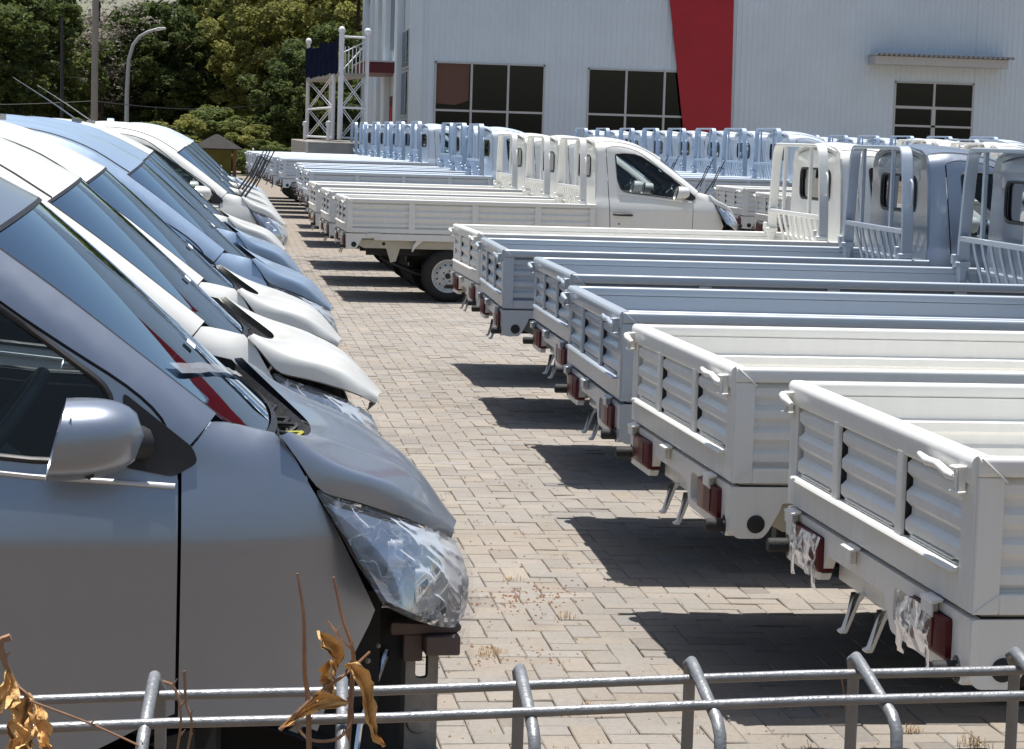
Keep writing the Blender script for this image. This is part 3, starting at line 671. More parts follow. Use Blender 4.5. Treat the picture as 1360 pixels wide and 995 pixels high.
# wheel-arch liners and dark mass of the engine bay
eb = MB(); eb.box(3.90, 4.22, .42, 1.24, .45, 1.13); eb.box(4.15, 4.34, .30, 1.36, .50, .93); eb.box(3.55, 3.93, .10, 1.56, .42, .47)
for y in (.09, 1.47): eb.box(3.60, 4.22, y + .0, y + .10, .74, .80) if False else None
part('eb', 'engine_bay', eb.mesh('engine_bay', bevel=.01, seg=1), 'dark')
for i in (0, 1):
    ln = MB(); ln.grid(lambda u, v: (3.97 + .36 * math.cos(math.pi * u), .07 + .30 * v, .33 + .38 * math.sin(math.pi * u)), 18, 2)
    ln.grid(lambda u, v: (3.88 + .40 * u, .20 + .06 * u, .30 + .63 * v), 2, 2)
    if i: ln = ln.mirrored()
    part('ln%d' % i, 'wheel_arch_liner', ln.mesh('liner', smooth=60), 'dark', 'fe%d' % i)

# roof and windscreen lofts
def across(E, v, b, c, dip=0):
    """point on a transverse bow: v in -1..1, E=(x,z) side edge, b forward bulge, c crown"""
    x, z = E; y0 = S(min(x, 3.94), z)
    yy = y0 + (WD - 2 * y0) * (v + 1) / 2; w = 1 - abs(v) ** 2.1
    return (x + b * w, yy, z + c * w)
def roof(u, v, off=0):
    E = cat(top_edge, u); V = 2 * v - 1
    p = across((E[0], E[1]), V, -.03 + .115 * u ** 2, .055)
    rib = 0
    if u < .78:
        yy = p[1]; k_ = min(1, (.78 - u) / .08) * min(1, u / .06)
        for yc in (.38, .60, .83, 1.06, 1.28): rib = max(rib, max(0, 1 - abs(yy - yc) / .035))
        rib *= .007 * k_
    return (p[0], p[1], p[2] + rib + off)
rf = MB(); rf.grid(roof, 30, 72)
part('rf', 'roof', rf.mesh('roof', smooth=40, recalc=False), 'PAINT')
hl_ = MB(); hl_.grid(lambda u, v: roof(u, .04 + .92 * v, -.035), 12, 12)
part('hl', 'headlining', hl_.mesh('headlining', smooth=60, recalc=False), 'dash', 'rf')
for i, v in enumerate((.035, .965)):
    dp = MB(); dp.tube([Vector(roof(u / 16, v)) + Vector((0, 0, .001)) for u in range(0, 17)], .004, 5)
    part('dp%d' % i, 'drip_groove', dp.mesh('drip_groove', smooth=60), 'black', 'rf')
an = MB(); an.box(3.14, 3.20, 1.23, 1.26, 1.845, 1.868); an.tube([(3.17, 1.245, 1.865), (3.02, 1.245, 1.965), (2.80, 1.245, 2.10)], [.004, .0032, .002], 6)
part('an', 'aerial', an.mesh('aerial', smooth=40), 'gal', 'rf', None, 'aerial')
def wind(u, v, off=0):
    V = 2 * v - 1; w_ = .75 * (1 - abs(V) ** 16) + .25 * (1 - abs(V) ** 2); ue = u * (1 + .25 * w_); E = cat(pil, min(ue, 1))
    if ue > 1: E = Vector((E[0] + .44 * (ue - 1), E[1] - .31 * (ue - 1)))
    p = across((E[0], E[1]), V, .085 - .035 * u, .055 - .05 * u); n_ = Vector((.6, 0, .8))
    return (p[0] + n_.x * off, p[1], p[2] + n_.z * off)
tr_ = MB()
def band_uv(u0, u1, v0, v1, nu, nv): tr_.grid(lambda a, b: wind(u0 + (u1 - u0) * a, v0 + (v1 - v0) * b), nu, nv)
band_uv(0, .016, 0, 1, 1, 40); band_uv(.975, 1, 0, 1, 1, 40); band_uv(.016, .975, 0, .009, 14, 1); band_uv(.016, .975, .991, 1, 14, 1)
part('wt', 'windscreen_surround', tr_.mesh('windscreen_surround', smooth=60), 'black')
wg = MB(); wg.grid(lambda a, b: wind(.014 + .963 * a, .008 + .984 * b, -.004), 16, 40)
part('wg', 'windscreen', wg.mesh('windscreen', smooth=60, recalc=False), 'windscreen', 'wt')
tg_ = MB(); tg_.grid(lambda a, b: wind(.60 + .07 * a, .78 + .06 * b, .003), 2, 2); tg_.grid(lambda a, b: wind(.62 + .035 * a, .30 + .05 * b, .003), 2, 2)
part('tg_', 'paper_tag', tg_.mesh('paper_tag'), 'paper', 'wt')
tp = MB(); tp.grid(lambda a, b: wind(.64 + .26 * a ** 1.2 + .05 * b * (1 - .5 * a), .06 + .62 * a, .003 + .0012 * math.sin(a * 30)), 40, 3)
part('tp', 'plastic_strip', tp.mesh('plastic_strip', smooth=60), 'tape', 'wt', None, 'tape')
# cowl
def arc(s):   # rear edge of the bonnet, s -1..1
    return Vector((4.062 + .118 * (1 - abs(s) ** 1.7), .83 + .70 * s, 1.262 - .068 * (1 - abs(s) ** 2)))
def cowlf(u, v):
    s = 2 * v - 1; A = Vector(wind(1.0, .04 + .92 * v)); B = arc(s) ; p = A.lerp(B, u)
    return (p.x, p.y, p.z - .045 * math.sin(math.pi * min(1, u * 1.0)) ** .6 - .010)
cw = MB(); cw.grid(cowlf, 8, 40)
part('cw', 'cowl', cw.mesh('cowl', smooth=60), 'cowl')
rnd = random.Random(5)
for i, y in enumerate((.40, .62, .95, 1.18)):
    rg = MB(); c0 = Vector(cowlf(.5, (y - .1) / 1.46)); rg.lathe([(0, .022), (.012, .022), (.015, .0)], (c0.x, c0.y, c0.z), 'z', 10)
    rg.tube([c0 + Vector((0, 0, .018)), c0 + Vector((.015, .06, .022)), c0 + Vector((-.02, .13, .016))], .006, 6)
    part('cg%d' % i, 'wiper_pivot', rg.mesh('wiper_pivot', smooth=50), 'black', 'cw')
for k_ in range(9):
    rg = MB(); y = .28 + k_ * .13; c0 = Vector(cowlf(.25 + .4 * rnd.random(), (y - .1) / 1.46)) + Vector((0, 0, .006))
    pts = [c0, c0 + Vector((rnd.uniform(-.03, .03), rnd.uniform(.02, .05), rnd.uniform(.006, .024))), c0 + Vector((rnd.uniform(-.03, .03), rnd.uniform(.06, .10), .012)), c0 + Vector((rnd.uniform(-.03, .03), rnd.uniform(.11, .14), .0))]
    rg.tube([cat(pts, t / 8) for t in range(9)], .005, 6)
    part('ch%d' % k_, 'washer_hose', rg.mesh('washer_hose', smooth=50), 'black', 'cw')
yl = MB(); c0 = Vector(cowlf(.55, .33)); yl.tube([c0 + Vector((0, 0, .03)), c0 + Vector((.02, .05, .035)), c0 + Vector((-.01, .12, .025))], .006, 6)
part('yl', 'cable_tape', yl.mesh('cable_tape', smooth=50), 'wire_loom', 'cw')
for i, y in enumerate((.55, 1.15)):
    wp = MB(); b0 = Vector((4.10, y, 1.235)); t0 = b0 + Vector((.20, .07, .34))
    wp.tube([b0, b0.lerp(t0, .5) + Vector((.02, 0, 0)), t0], [.011, .008, .006], 6)
    d = Vector((.035, 0, -.02)); wp.tube([b0.lerp(t0, .35) + d, t0 + d + Vector((.03, .02, .10))], [.006, .006], 5)
    wp.tube([t0, t0 + d], .005, 5)
    part('wp%d' % i, 'raised_wiper', wp.mesh('raised_wiper', smooth=50), 'black', 'cw', 'wiper arm standing raised off the glass', 'wipers')
# bonnet
tsk = [0, .2, .6, 1.0]
HA = [(4.060, .095, 1.262), (4.094, .097, 1.216), (4.126, .100, 1.170), (4.150, .108, 1.150), (4.222, .150, 1.124), (4.300, .205, 1.092), (4.380, .300, 1.050), (4.445, .43, 1.003)]
tsa = [0, .09, .18, .24, .42, .6, .8, 1.0]
HB = [(4.078, .128, 1.266), (4.162, .132, 1.207), (4.316, .240, 1.138), (4.456, .465, 1.022)]
HC = [(4.180, .83, 1.196), (4.250, .83, 1.190), (4.395, .83, 1.125), (4.505, .83, .990)]
def hood(u, v):
    s = u; side = v > .5; vv = (1 - v if side else v) * 2   # 0..1 edge -> centre
    A = cat(HA, s, tsa); B = cat(HB, s, tsk); Cc = cat(HC, s, tsk)
    if s < .001 or True:
        # quadratic-ish blend edge->shoulder->centre
        t = vv
        if t < .2:
            q = t / .2; k2 = 1 - (1 - q) ** 2.1; p = Vector((A.x + (B.x - A.x) * k2, A.y + (B.y - A.y) * q ** 1.15, A.z + (B.z - A.z) * k2))
        else:
            q = (t - .2) / .8; e = q * (2 - q) * .75 + .25 * q
            p = Vector((B.x + (Cc.x - B.x) * (1 - (1 - q) ** 1.7), B.y + (Cc.y - B.y) * q, B.z + (Cc.z - B.z) * ((q * q * (3 - 2 * q)) * min(1, s / .45) + (1 - (1 - q) ** 2) * (1 - min(1, s / .45)))))
    z = p.z - .006 * math.exp(-((vv - .62) / .06) ** 2) * math.sin(math.pi * min(1, u * 1.2)) ** 1
    y = p.y
    if side: y = WD - y
    return (p.x, y, z)
hb2 = MB(); hb2.grid(hood, 26, 64)
# folded front and side lip of the bonnet
def lip(u, v):
    w = u; q = Vector(hood(1.0, w)); return (q.x - .030 * v, q.y, q.z - .022 * v)
hb2.grid(lambda u, v: lip(u, v), 64, 1)
for e in (0, 1): hb2.grid(lambda u, v, e=e: (lambda q: (q.x - .0 * v, q.y + (.022 * v if not e else -.022 * v), q.z - .006 * v))(Vector(hood(u, e))), 26, 1)
part('hd', 'bonnet', hb2.mesh('bonnet', smooth=38, recalc=False), 'PAINT')
# headlamps
def hlp(u, v, off=0, bul=.018):
    """u along front direction 0..1, v from top to bottom"""
    top = cat(HA, .2 + .8 * u, tsa) + Vector((.004, -.004, -.012))
    bot = cat([(4.262, .060, .945), (4.335, .110, .905), (4.41, .23, .868), (4.470, .44, .845)], u)
    p = top.lerp(bot, v); w = math.sin(math.pi * min(max(u, .0), 1)) ** .6 * math.sin(math.pi * v) ** .7
    p += Vector((.85, -.5, .1)) * (bul * w + off); p += Vector((.015, 0, 0)) * u * math.sin(math.pi * v)
    return tuple(p)
for i in (0, 1):
    mr_ = (lambda q: q.mirrored()) if i else (lambda q: q)
    a = MB(); a.grid(lambda u, v: hlp(u, v, -.05 * math.sin(math.pi * u) ** .5 * math.sin(math.pi * v) ** .5, .0), 14, 10)
    part('h%d' % i, 'headlamp', mr_(a).mesh('headlamp', smooth=40, recalc=False), 'lamp_back')
    a = MB(); a.grid(lambda u, v: hlp(u, v), 16, 12)
    part('h%dl' % i, 'lens', mr_(a).mesh('lens', smooth=60, recalc=False), 'lens', 'h%d' % i)
    a = MB()
    for (u, v, r) in ((.44, .38, .042), (.60, .60, .040)):
        c_ = Vector(hlp(u, v, -.042, .0)); a.lathe([(r * .3, -.02), (r * .75, .0), (r, .028), (r * 1.06, .03), (r * 1.06, .0)], tuple(c_ + Vector((-.005, .0, 0))), 'x', 18)
    part('h%dr' % i, 'reflector', mr_(a).mesh('reflector', smooth=40), 'chrome', 'h%d' % i)
    a = MB(); pts = [hlp(t / 10, .02) for t in range(11)] + [hlp(1, t / 6) for t in range(1, 7)] + [hlp(1 - t / 10, 1) for t in range(1, 11)] + [hlp(0, 1 - t / 6) for t in range(1, 7)]
    a.tube(pts, .006, 6, cap=False)
    part('h%ds' % i, 'lamp_seal', mr_(a).mesh('lamp_seal', smooth=60), 'black', 'h%d' % i)
    def fm(u, v, i=i):
        uu = -.04 + 1.08 * u; vv = -.03 + 1.06 * v
        p = Vector(hlp(min(max(uu, 0), 1), min(max(vv, 0), 1), .008)); q = Vector((uu * 5, vv * 4, i * 3.3))
        d = noise.noise(q * 1.1) * .006 + (1 - abs(noise.noise(q * 1.3))) ** 8 * .007
        p += Vector((.6, -.7, .15)) * (d * (1 - max(0, u - .75) * 3.0))
        p += Vector(((uu - min(max(uu, 0), 1)) * .3, (-.1 if uu < 0 else 0) * abs(uu), -(vv - min(max(vv, 0), 1)) * .25))
        return tuple(p)
    a = MB(); a.grid(fm, 44, 36)
    def tail(u, v): 
        p = Vector(hlp(1, 1)); return (p.x - .015 + .045 * v + .01 * math.sin(u * 7), p.y - .01 + .012 * math.sin(v * 5 + u * 3), p.z + .06 - .15 * u + .01 * math.sin(v * 6))
    if i == 0: a.grid(tail, 12, 6)
    part('h%df' % i, 'plastic_film', mr_(a).mesh('headlamp_film', smooth=70, recalc=False), 'film', 'h%d' % i, 'crinkled clear film wrapped over the headlamp', 'film')
# front structure without bumper
fs_ = MB(); fs_.box(4.34, 4.40, .33, .43, .56, .83); fs_.box(4.34, 4.40, 1.23, 1.33, .56, .83)
fs = piece([(y_, z_) for y_, z_ in []] or [(.33, .55), (.45, .55), (.45, .84), (.33, .84)], lambda u, v: (4.415, u, v), [], step=.1, rim=-.0)
slot = piece([(4.325, .52), (4.405, .52), (4.405, .835), (4.325, .835)], lambda u, v: (u, .322, v), [rr(4.362, 4.388, .735, .79, .010)], step=.05, rim=.02)
s2 = MB(); s2.v = slot.v; s2.f = slot.f; s2.box(4.403, 4.409, .322, .46, .52, .835)
part('rp0', 'radiator_support', s2.mesh('radiator_support'), 'bracket')
part('rp1', 'support_leg', s2.mirrored().mesh('radiator_support_far'), 'bracket', 'rp0')
tb = MB(); tb.prism(roundpoly([(4.30, .838), (4.44, .842), (4.448, .858), (4.30, .866)], .005, 1), 'y', .26, 1.40); tb.box(4.37, 4.44, .24, .34, .80, .84); tb.box(4.33, 4.37, .28, 1.38, .78, .836)
part('tb', 'top_crossmember', tb.mesh('top_crossmember', bevel=.003, seg=1), 'brown_plastic', 'rp0')
bm_ = MB(); bm_.prism(roundpoly([(4.36, .42), (4.43, .42), (4.44, .50), (4.42, .585), (4.36, .585)], .015, 2), 'y', .20, 1.46)
part('bm', 'impact_beam', bm_.mesh('impact_beam', bevel=.004, seg=1), 'PAINT', 'rp0')
bl_ = MB(); bl_.lathe([(.0, -.004), (.022, -.002), (.026, .004)], (4.37, .318, .645), 'y', 14); bl_.lathe([(0, -.004), (.006, 0)], (4.25, .205, .80), 'y', 8); bl_.lathe([(0, -.004), (.005, 0)], (4.27, .205, .83), 'y', 8)
part('bl', 'bolt', bl_.mesh('bolt', smooth=40), 'bracket', 'rp0')
st = MB(); st.tube([(4.30, .30, .80), (4.24, .24, .66), (4.22, .22, .50)], .007, 6)
part('st', 'stay_rod', st.mesh('stay_rod', smooth=50), 'chrome', 'rp0')
gl_ = MB(); gl_.box(4.39, 4.43, .45, 1.21, .865, .97)
for k_ in range(4): gl_.box(4.43, 4.44, .45, 1.21, .875 + k_ * .024, .883 + k_ * .024)
part('gl', 'grille', gl_.mesh('grille', bevel=.003, seg=1), 'black')
# rear wall of the cab with window
rw_out = [(.10, .55), (1.56, .55), (1.56, 1.2)] + [(WD - p[0], p[1]) for p in reversed([(.085, 1.2), (.13, 1.55), (.15, 1.76), (.20, 1.805), (.40, 1.835)])][::-1][::-1] 
left = [(.075, .55), (.075, 1.2), (.125, 1.6), (.150, 1.75), (.18, 1.80), (.30, 1.832), (.55, 1.850), (.83, 1.853)]
rw_out = left + [(WD - y, z) for y, z in reversed(left[:-1])]
rwin = rr(.40, 1.26, 1.425, 1.665, .07)
rwf = lambda u, v: (2.762 - .022 * math.exp(-((v - 1.71) / .05) ** 2) * (1 if .3 < u < 1.36 else .3), u, v)
RW = piece(rw_out, rwf, [rwin], step=.04, rim=.014, rimdir=(1, 0, 0))
part('rw', 'cab_rear_panel', RW.mesh('cab_rear_panel', smooth=40, recalc=False), 'PAINT')
g = piece(rwin, lambda u, v: (2.771, u, v), [], step=.2, rim=0)
part('rg', 'rear_window', g.mesh('rear_window', recalc=False), 'rglass', 'rw')
se = MB(); q = [(2.758, y, z) for y, z in densify(rwin, .05)]; se.tube(q + [q[0], q[1]], .011, 6, cap=False); se.box(2.772, 2.786, .815, .845, 1.43, 1.66)
part('rs', 'window_seal', se.mesh('rear_seal', smooth=50), 'black', 'rw')
# interior
it = MB(); it.box(2.80, 3.98, .10, 1.56, .42, .50); it.box(3.90, 3.96, .12, 1.54, .45, 1.16)
part('fl', 'cab_floor', it.mesh('cab_floor', bevel=.01, seg=1), 'dash')
for i, y in enumerate((.20, .94)):
    s_ = MB(); s_.prism(roundpoly([(2.92, .62), (3.36, .60), (3.40, .70), (3.36, .76), (2.95, .72)], .03, 3), 'y', y, y + .50)
    s_.prism(roundpoly([(2.90, .70), (3.02, .70), (2.93, 1.30), (2.83, 1.30)], .03, 3), 'y', y + .02, y + .48)
    s_.prism(roundpoly([(2.85, 1.33), (2.93, 1.33), (2.91, 1.52), (2.84, 1.52)], .03, 3), 'y', y + .13, y + .37)
    part('se%d' % i, 'seat', s_.mesh('seat', bevel=.02, seg=2), 'seat')
da = MB(); da.prism(roundpoly([(3.92, .60), (3.68, .75), (3.62, 1.02), (3.66, 1.12), (3.80, 1.175), (4.00, 1.225), (4.02, .9)], .03, 3), 'y', .12, 1.54)
part('da', 'dashboard', da.mesh('dashboard', bevel=.01, seg=1), 'dash')
wc = Vector((3.50, .46, 1.185)); dd = Vector((.60, 0, .80)); yy_ = Vector((0, 1, 0))
stw = MB(); ring = [wc + dd * .185 * math.cos(t) + yy_ * .185 * math.sin(t) for t in [2 * math.pi * i / 32 for i in range(34)]]; stw.tube(ring, .0155, 10, cap=False)
for t in (math.pi / 2, -math.pi / 2, math.pi): stw.tube([wc, wc + dd * .18 * math.cos(t) + yy_ * .18 * math.sin(t)], .014, 6)
stw.tube([wc, wc + Vector((.18, 0, -.14))], .035, 8)
part('stw', 'steering_wheel', stw.mesh('steering_wheel', smooth=60), 'swheel')
mi = MB(); mi.box(3.50, 3.53, .70, .96, 1.56, 1.62)
part('mi', 'cabin_mirror', mi.mesh('cabin_mirror', bevel=.01, seg=2), 'black')

TRI = sum(len(p.polygons) for p in {s[2] for s in SPEC})
print('truck faces', TRI, 'parts', len(SPEC))
def truck(x, y, yaw, colour, label, group, opts=(), z=None, hoodtilt=0, name='pickup_truck', bedcol=None):
    root = empty(name, (x, y, gz(x, y) if z is None else z), R_(yaw), label, 'pickup', group)
    K = {}
    sill = M['sill_' + colour]
    for key, nm, me, mk, par, lab, only in SPEC:
        if only and only not in opts: continue
        mt_ = M[colour] if mk == 'PAINT' else M[colour + '_bed'] if mk == 'BED' else sill if mk == 'SILL' else M[mk]
        if par and par.startswith('X'): par = K[par[1:]].parent and {v.name: k for k, v in K.items()}[K[par[1:]].parent.name]
        if colour == 'lightblue' and (key == 'gd' or par == 'gd') and mk == 'BED': mt_ = M['midblue_bed']  # pale trucks' guards coloured darker to suggest shaded rear faces
        o = obj(nm, me, mt_, K[par] if par else root, label=lab)
        if colour == 'lightblue' and key == 'gd': o.location = (-.02, 0, .055)
        K[key] = o
    if hoodtilt:
        piv = Vector((4.07, 0, 1.262)); a = R_(-hoodtilt)
        K['hd'].matrix_local = Matrix.Translation(piv) @ Matrix.Rotation(a, 4, 'Y') @ Matrix.Translation(-piv)
    return root
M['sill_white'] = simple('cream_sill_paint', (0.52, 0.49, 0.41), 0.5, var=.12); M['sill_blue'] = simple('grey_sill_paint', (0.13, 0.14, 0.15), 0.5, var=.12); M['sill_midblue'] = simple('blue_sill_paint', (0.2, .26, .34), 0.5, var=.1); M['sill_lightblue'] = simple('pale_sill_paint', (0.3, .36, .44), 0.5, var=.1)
# ------------------------------------------------------------------ THE ROWS
GR = 'pickups parked tail outwards in the right-hand row'
truck(1.77, 5.12, 1.0, 'white', 'white pickup nearest the camera on the right, film hanging off its red tail lamps', GR, ('tailfilm',))
truck(1.65, 7.14, 1.0, 'white', 'cream-white pickup with bare dark red tail lamps, second tailgate from the fence', GR)
truck(1.68, 9.39, -1.0, 'blue', 'blue-grey pickup right behind the second white tailgate, third in the right row', GR)
truck(1.87, 12.01, -.95, 'blue', 'blue-grey pickup in the middle of the three blue ones in the right row', GR)
truck(1.81, 14.48, -1.6, 'blue', 'blue-grey pickup next to the far white one in the right row, whole cab guard showing', GR)
truck(1.92, 16.88, .6, 'white', 'white pickup at the far end of the right row, before the silver wheel', GR)
GW = 'white pickups seen side on in the middle'
truck(1.40, 25.18, 1.07, 'white', 'white pickup seen fully side on with silver wheel, open view of its cab window', GW, ('wipers', 'film', 'tailfilm'), z=0)
truck(1.33, 27.55, 1.0, 'white', 'white pickup just behind the side-on one, only its bed and cab guard showing', GW, ('wipers', 'tailfilm'), z=.01)
truck(1.28, 30.25, 1.0, 'white', 'farthest of the three white pickups in the middle, next to the pale blue beds', GW, (), z=.03)
GB = 'pale blue pickups in the far middle rows'
B1 = [(1.36, 34.7, .12), (1.36, 37.2, .14), (1.42, 39.8, .15)]
LB = ['pale blue pickup right behind the white ones, full side of its bed visible', 'middle pale blue pickup of the near trio of pale blue cabs', 'pale blue pickup at the back of the near trio of pale blue cabs']
for (x, y, z), l in zip(B1, LB): truck(x, y, 1.0, 'lightblue', l, GB, (), z=z)
B2 = [(1.22, 44.0), (1.10, 46.5), (1.04, 49.0), (.93, 51.4), (.80, 53.8), (.72, 56.2)]
LB2 = ['first pale blue pickup of the far group of six, its cab side showing', 'second pale blue pickup of the far group of six beds', 'third pale blue pickup of the far group, in the middle of the six', 'fourth pale blue pickup of the far group of six', 'last but one pale blue pickup toward the scaffold tower', 'last pale blue pickup, its guard in front of the concrete base']
for (x, y), l in zip(B2, LB2): truck(x, y, 1.0, 'lightblue', l, GB, (), z=.185)
GL = 'pickups parked nose outwards in the left-hand row'
truck(-3.925, 4.023, 3.0, 'blue', 'silver-blue pickup filling the lower left, front bumper missing and film over its headlamp', GL, ('film', 'tape'))
truck(-3.960, 6.129, 3.0, 'white', 'white pickup right behind the nearest silver-blue one, bonnet ajar', GL, ('film',), hoodtilt=5.0)
truck(-3.975, 8.003, 3.0, 'white', 'second white pickup on the left with its bonnet ajar, before the blue ones', GL, ('film', 'aerial'), hoodtilt=4.0)
truck(-3.895, 10.009, 3.0, 'midblue', 'light blue pickup on the left, nearer of the two light blue noses', GL, ('film',))
truck(-3.945, 12.623, 3.0, 'midblue', 'light blue pickup on the left, farther of the two, its bonnet partly hidden', GL, ('film', 'aerial'))
truck(-3.985, 14.909, 3.0, 'white', 'white pickup on the left standing before the gap in the row', GL, ('aerial',), hoodtilt=2.5)
truck(-3.855, 19.644, 2.0, 'white', 'white pickup on the left showing its wing mirror and whole headlamp beyond the gap', GL, ('wipers', 'film'))
truck(-3.855, 22.094, 2.0, 'white', 'white pickup with raised wipers directly behind the one with the visible mirror', GL, ('wipers',))
truck(-3.855, 24.594, 2.0, 'white', 'far left-row pickup whose small bonnet shows past the raised wipers', GL)
truck(-3.855, 27.094, 2.0, 'lightblue', 'farthest pickup of the left-hand row, only its nose tip visible', GL)
GC = 'pale blue pickups in the row behind the white side-on cab'
k_ = [(8.55, 34.5), (8.54, 36.8), (8.51, 39.0), (8.47, 41.4), (8.45, 43.9), (8.40, 46.3), (8.34, 49.0), (8.28, 51.6)]
LC = ['pale blue pickup whose guard stands just left of the near white guard', 'pale blue pickup with guard above the raised wipers of the white cab', 'pale blue pickup with guard in front of the red wall stripe, right part', 'pale blue pickup with guard at the left foot of the red wall stripe',
      'pale blue pickup seen above the white cab roof, right of the roof peak', 'pale blue pickup showing above the white cab roof under the second window', 'pale blue pickup showing only its guard top left of the second window', 'farthest pale blue pickup above the white cabs, guard top only']
for (x, y), l in zip(k_, LC): truck(x - 2.62, y, .8, 'lightblue', l, GC, (), z=.19)
GD = 'pickups behind the right-hand cabs'
truck(7.10, 28.25, .8, 'white', 'white pickup whose tailgate shows between the white side-on cab and the near white guard', GD, (), z=.09)
truck(7.10, 30.7, .8, 'white', 'white pickup just beyond, its tail half hidden by the neighbouring tailgate', GD, (), z=.12)
truck(8.7, 33.4, .8, 'blue', 'blue pickup whose glassy cab top shows beside the near blue cab guard', GD, (), z=.16)
GE = 'pickups of the farthest right row, only roofs and guard tops showing'
for i, (x, y, c, l) in enumerate([(10.95, 39.0, 'lightblue', 'pale blue pickup at the right picture edge below the wall canopy end'), (10.9, 41.4, 'lightblue', 'pale blue pickup roof right of the small wall window'),
        (10.9, 43.8, 'lightblue', 'pale blue pickup roof under the right half of the small wall window'), (10.9, 46.2, 'lightblue', 'pale blue pickup roof under the left half of the small wall window'), (10.9, 48.6, 'lightblue', 'pale blue pickup roof left of the small wall window'),
        (10.9, 51.0, 'lightblue', 'pale blue pickup roof farthest left in the last row, near the red stripe')]):
    truck(x, y, .8, c, l, GE, (), z=.19)

# ------------------------------------------------------------------ GROUND
xs = [-400, -60, -20, -8, -2, 2, 5, 8, 14, 25, 60, 400]; ys = [-60, 0, 10, 20, 24] + [25 + i * 1.7 for i in range(11)] + [46, 60, 100, 200, 900]
gv = [(x, y, gz(x, y) - .009) for x in xs for y in ys]; ny = len(ys)
gf = [(i * ny + j, (i + 1) * ny + j, (i + 1) * ny + j + 1, i * ny + j + 1) for i in range(len(xs) - 1) for j in range(ny - 1)]
ground = obj('ground', mk_mesh('ground', gv, gf, 30), None, kind='structure', label='sandy ground under the grey-beige block paving')
# beyond the built blocks the paving colour carries on in the material, earth in the joints near by
mt, n, b = new_mat('yard_ground'); geo = n.nodes.new('ShaderNodeNewGeometry')
br = n.nodes.new('ShaderNodeTexBrick'); br.inputs['Scale'].default_value = 1; br.inputs['Brick Width'].default_value = .2; br.inputs['Row Height'].default_value = .1; br.inputs['Mortar Size'].default_value = .006
br.inputs['Color1'].default_value = (.29, .25, .205, 1); br.inputs['Color2'].default_value = (.24, .205, .17, 1); br.inputs['Mortar'].default_value = (.13, .10, .075, 1)
n.links.new(geo.outputs['Position'], br.inputs['Vector'])
sx = n.nodes.new('ShaderNodeSeparateXYZ'); n.links.new(geo.outputs['Position'], sx.inputs[0])
a1 = n.nodes.new('ShaderNodeMath'); a1.operation = 'GREATER_THAN'; a1.inputs[1].default_value = 33.0; n.links.new(sx.outputs['Y'], a1.inputs[0])
no = n.nodes.new('ShaderNodeTexNoise'); no.inputs['Scale'].default_value = 6; no.inputs['Detail'].default_value = 8; n.links.new(geo.outputs['Position'], no.inputs['Vector'])
rp = n.nodes.new('ShaderNodeValToRGB'); rp.color_ramp.elements[0].position = .35; rp.color_ramp.elements[0].color = (.075, .055, .038, 1); rp.color_ramp.elements[1].position = .7; rp.color_ramp.elements[1].color = (.19, .14, .095, 1); n.links.new(no.outputs['Fac'], rp.inputs[0])
mx = n.nodes.new('ShaderNodeMixRGB'); n.links.new(a1.outputs[0], mx.inputs[0]); n.links.new(rp.outputs[0], mx.inputs[1]); n.links.new(br.outputs['Color'], mx.inputs[2])
n.links.new(mx.outputs[0], b.inputs['Base Color']); inp(b, 'Roughness', .95)
ground.data.materials.append(mt)
# herringbone pavers 0.2 x 0.1
rng = np.random.RandomState(3)
PW = .2; X0, X1, Y0, Y1 = -4.5, 9.0, 3.6, 33.0
blocks = []
# 90 degree herringbone: period 4 cells of 0.1 m
cell = .106
nx = int((X1 - X0) / cell); nyc = int((Y1 - Y0) / cell)
occ = {}
for j in range(nyc):
    for i in range(nx):
        k = (i - j) % 4
        if k == 0: blocks.append((i, j, 0))       # lies along x: cells i, i+1
        elif k == 3: blocks.append((i, j - 0, 1))  # lies along y: cells j, j+1
bl = np.array(blocks, float)
def cam_px(P):
    d = P - np.array([0, 0, 1.8353]); z = d @ np.array(Fv)
    return 680 + 3051.8 * (d @ np.array(Rv)) / z, 497.5 - 3051.8 * (d @ np.array(Uv)) / z
cx = X0 + (bl[:, 0] + np.where(bl[:, 2] == 0, 1.0, .5)) * cell; cy = Y0 + (bl[:, 1] + np.where(bl[:, 2] == 0, .5, 1.0)) * cell
keep = ~((cx < -1.2) & (cy > 12)) & ~((cx > 4.5) & (cy < 9))
cx, cy, o_ = cx[keep], cy[keep], bl[keep, 2]
n_b = len(cx)
px, py = cam_px(np.stack([cx, cy, np.zeros(n_b)], 1))
vis = (px > 600) & (px < 1365) & (py < 1000) & (cy > 4.5)
order = np.argsort(np.where(vis, cy, 1e9))[:300]
single = np.zeros(n_b, bool); single[order] = True
hx = np.where(o_ == 0, .1046, .0516); hy = np.where(o_ == 0, .0516, .1046)
dz = rng.normal(0, .0013, n_b) + .0016 * np.sin(cx * 1.3) * np.cos(cy * .9)
tx = rng.normal(0, .012, n_b); ty = rng.normal(0, .012, n_b); ca = rng.normal(0, .008, n_b)
gzv = np.array([gz(a, b) for a, b in zip(cx, cy)])
tone = rng.normal(1, .035, n_b); warm = rng.normal(0, .010, n_b)
col = np.stack([.285 * tone + warm * .5, .256 * tone, .224 * tone - warm * .5], 1)
dk = rng.rand(n_b) < .05; col[dk] *= .82
def block_verts(i, cx_, cy_):
    v = []
    for lev, (ins, z) in enumerate(((0, -.05), (0, -.004), (.003, 0))):
        for sx_, sy_ in ((-1, -1), (1, -1), (1, 1), (-1, 1)):
            ax_ = sx_ * (hx[i] - ins); ay_ = sy_ * (hy[i] - ins)
            v.append((cx_ + ax_ - ca[i] * ay_, cy_ + ay_ + ca[i] * ax_, z + dz[i] + (tx[i] * ax_ + ty[i] * ay_ if lev else 0)))
    return v
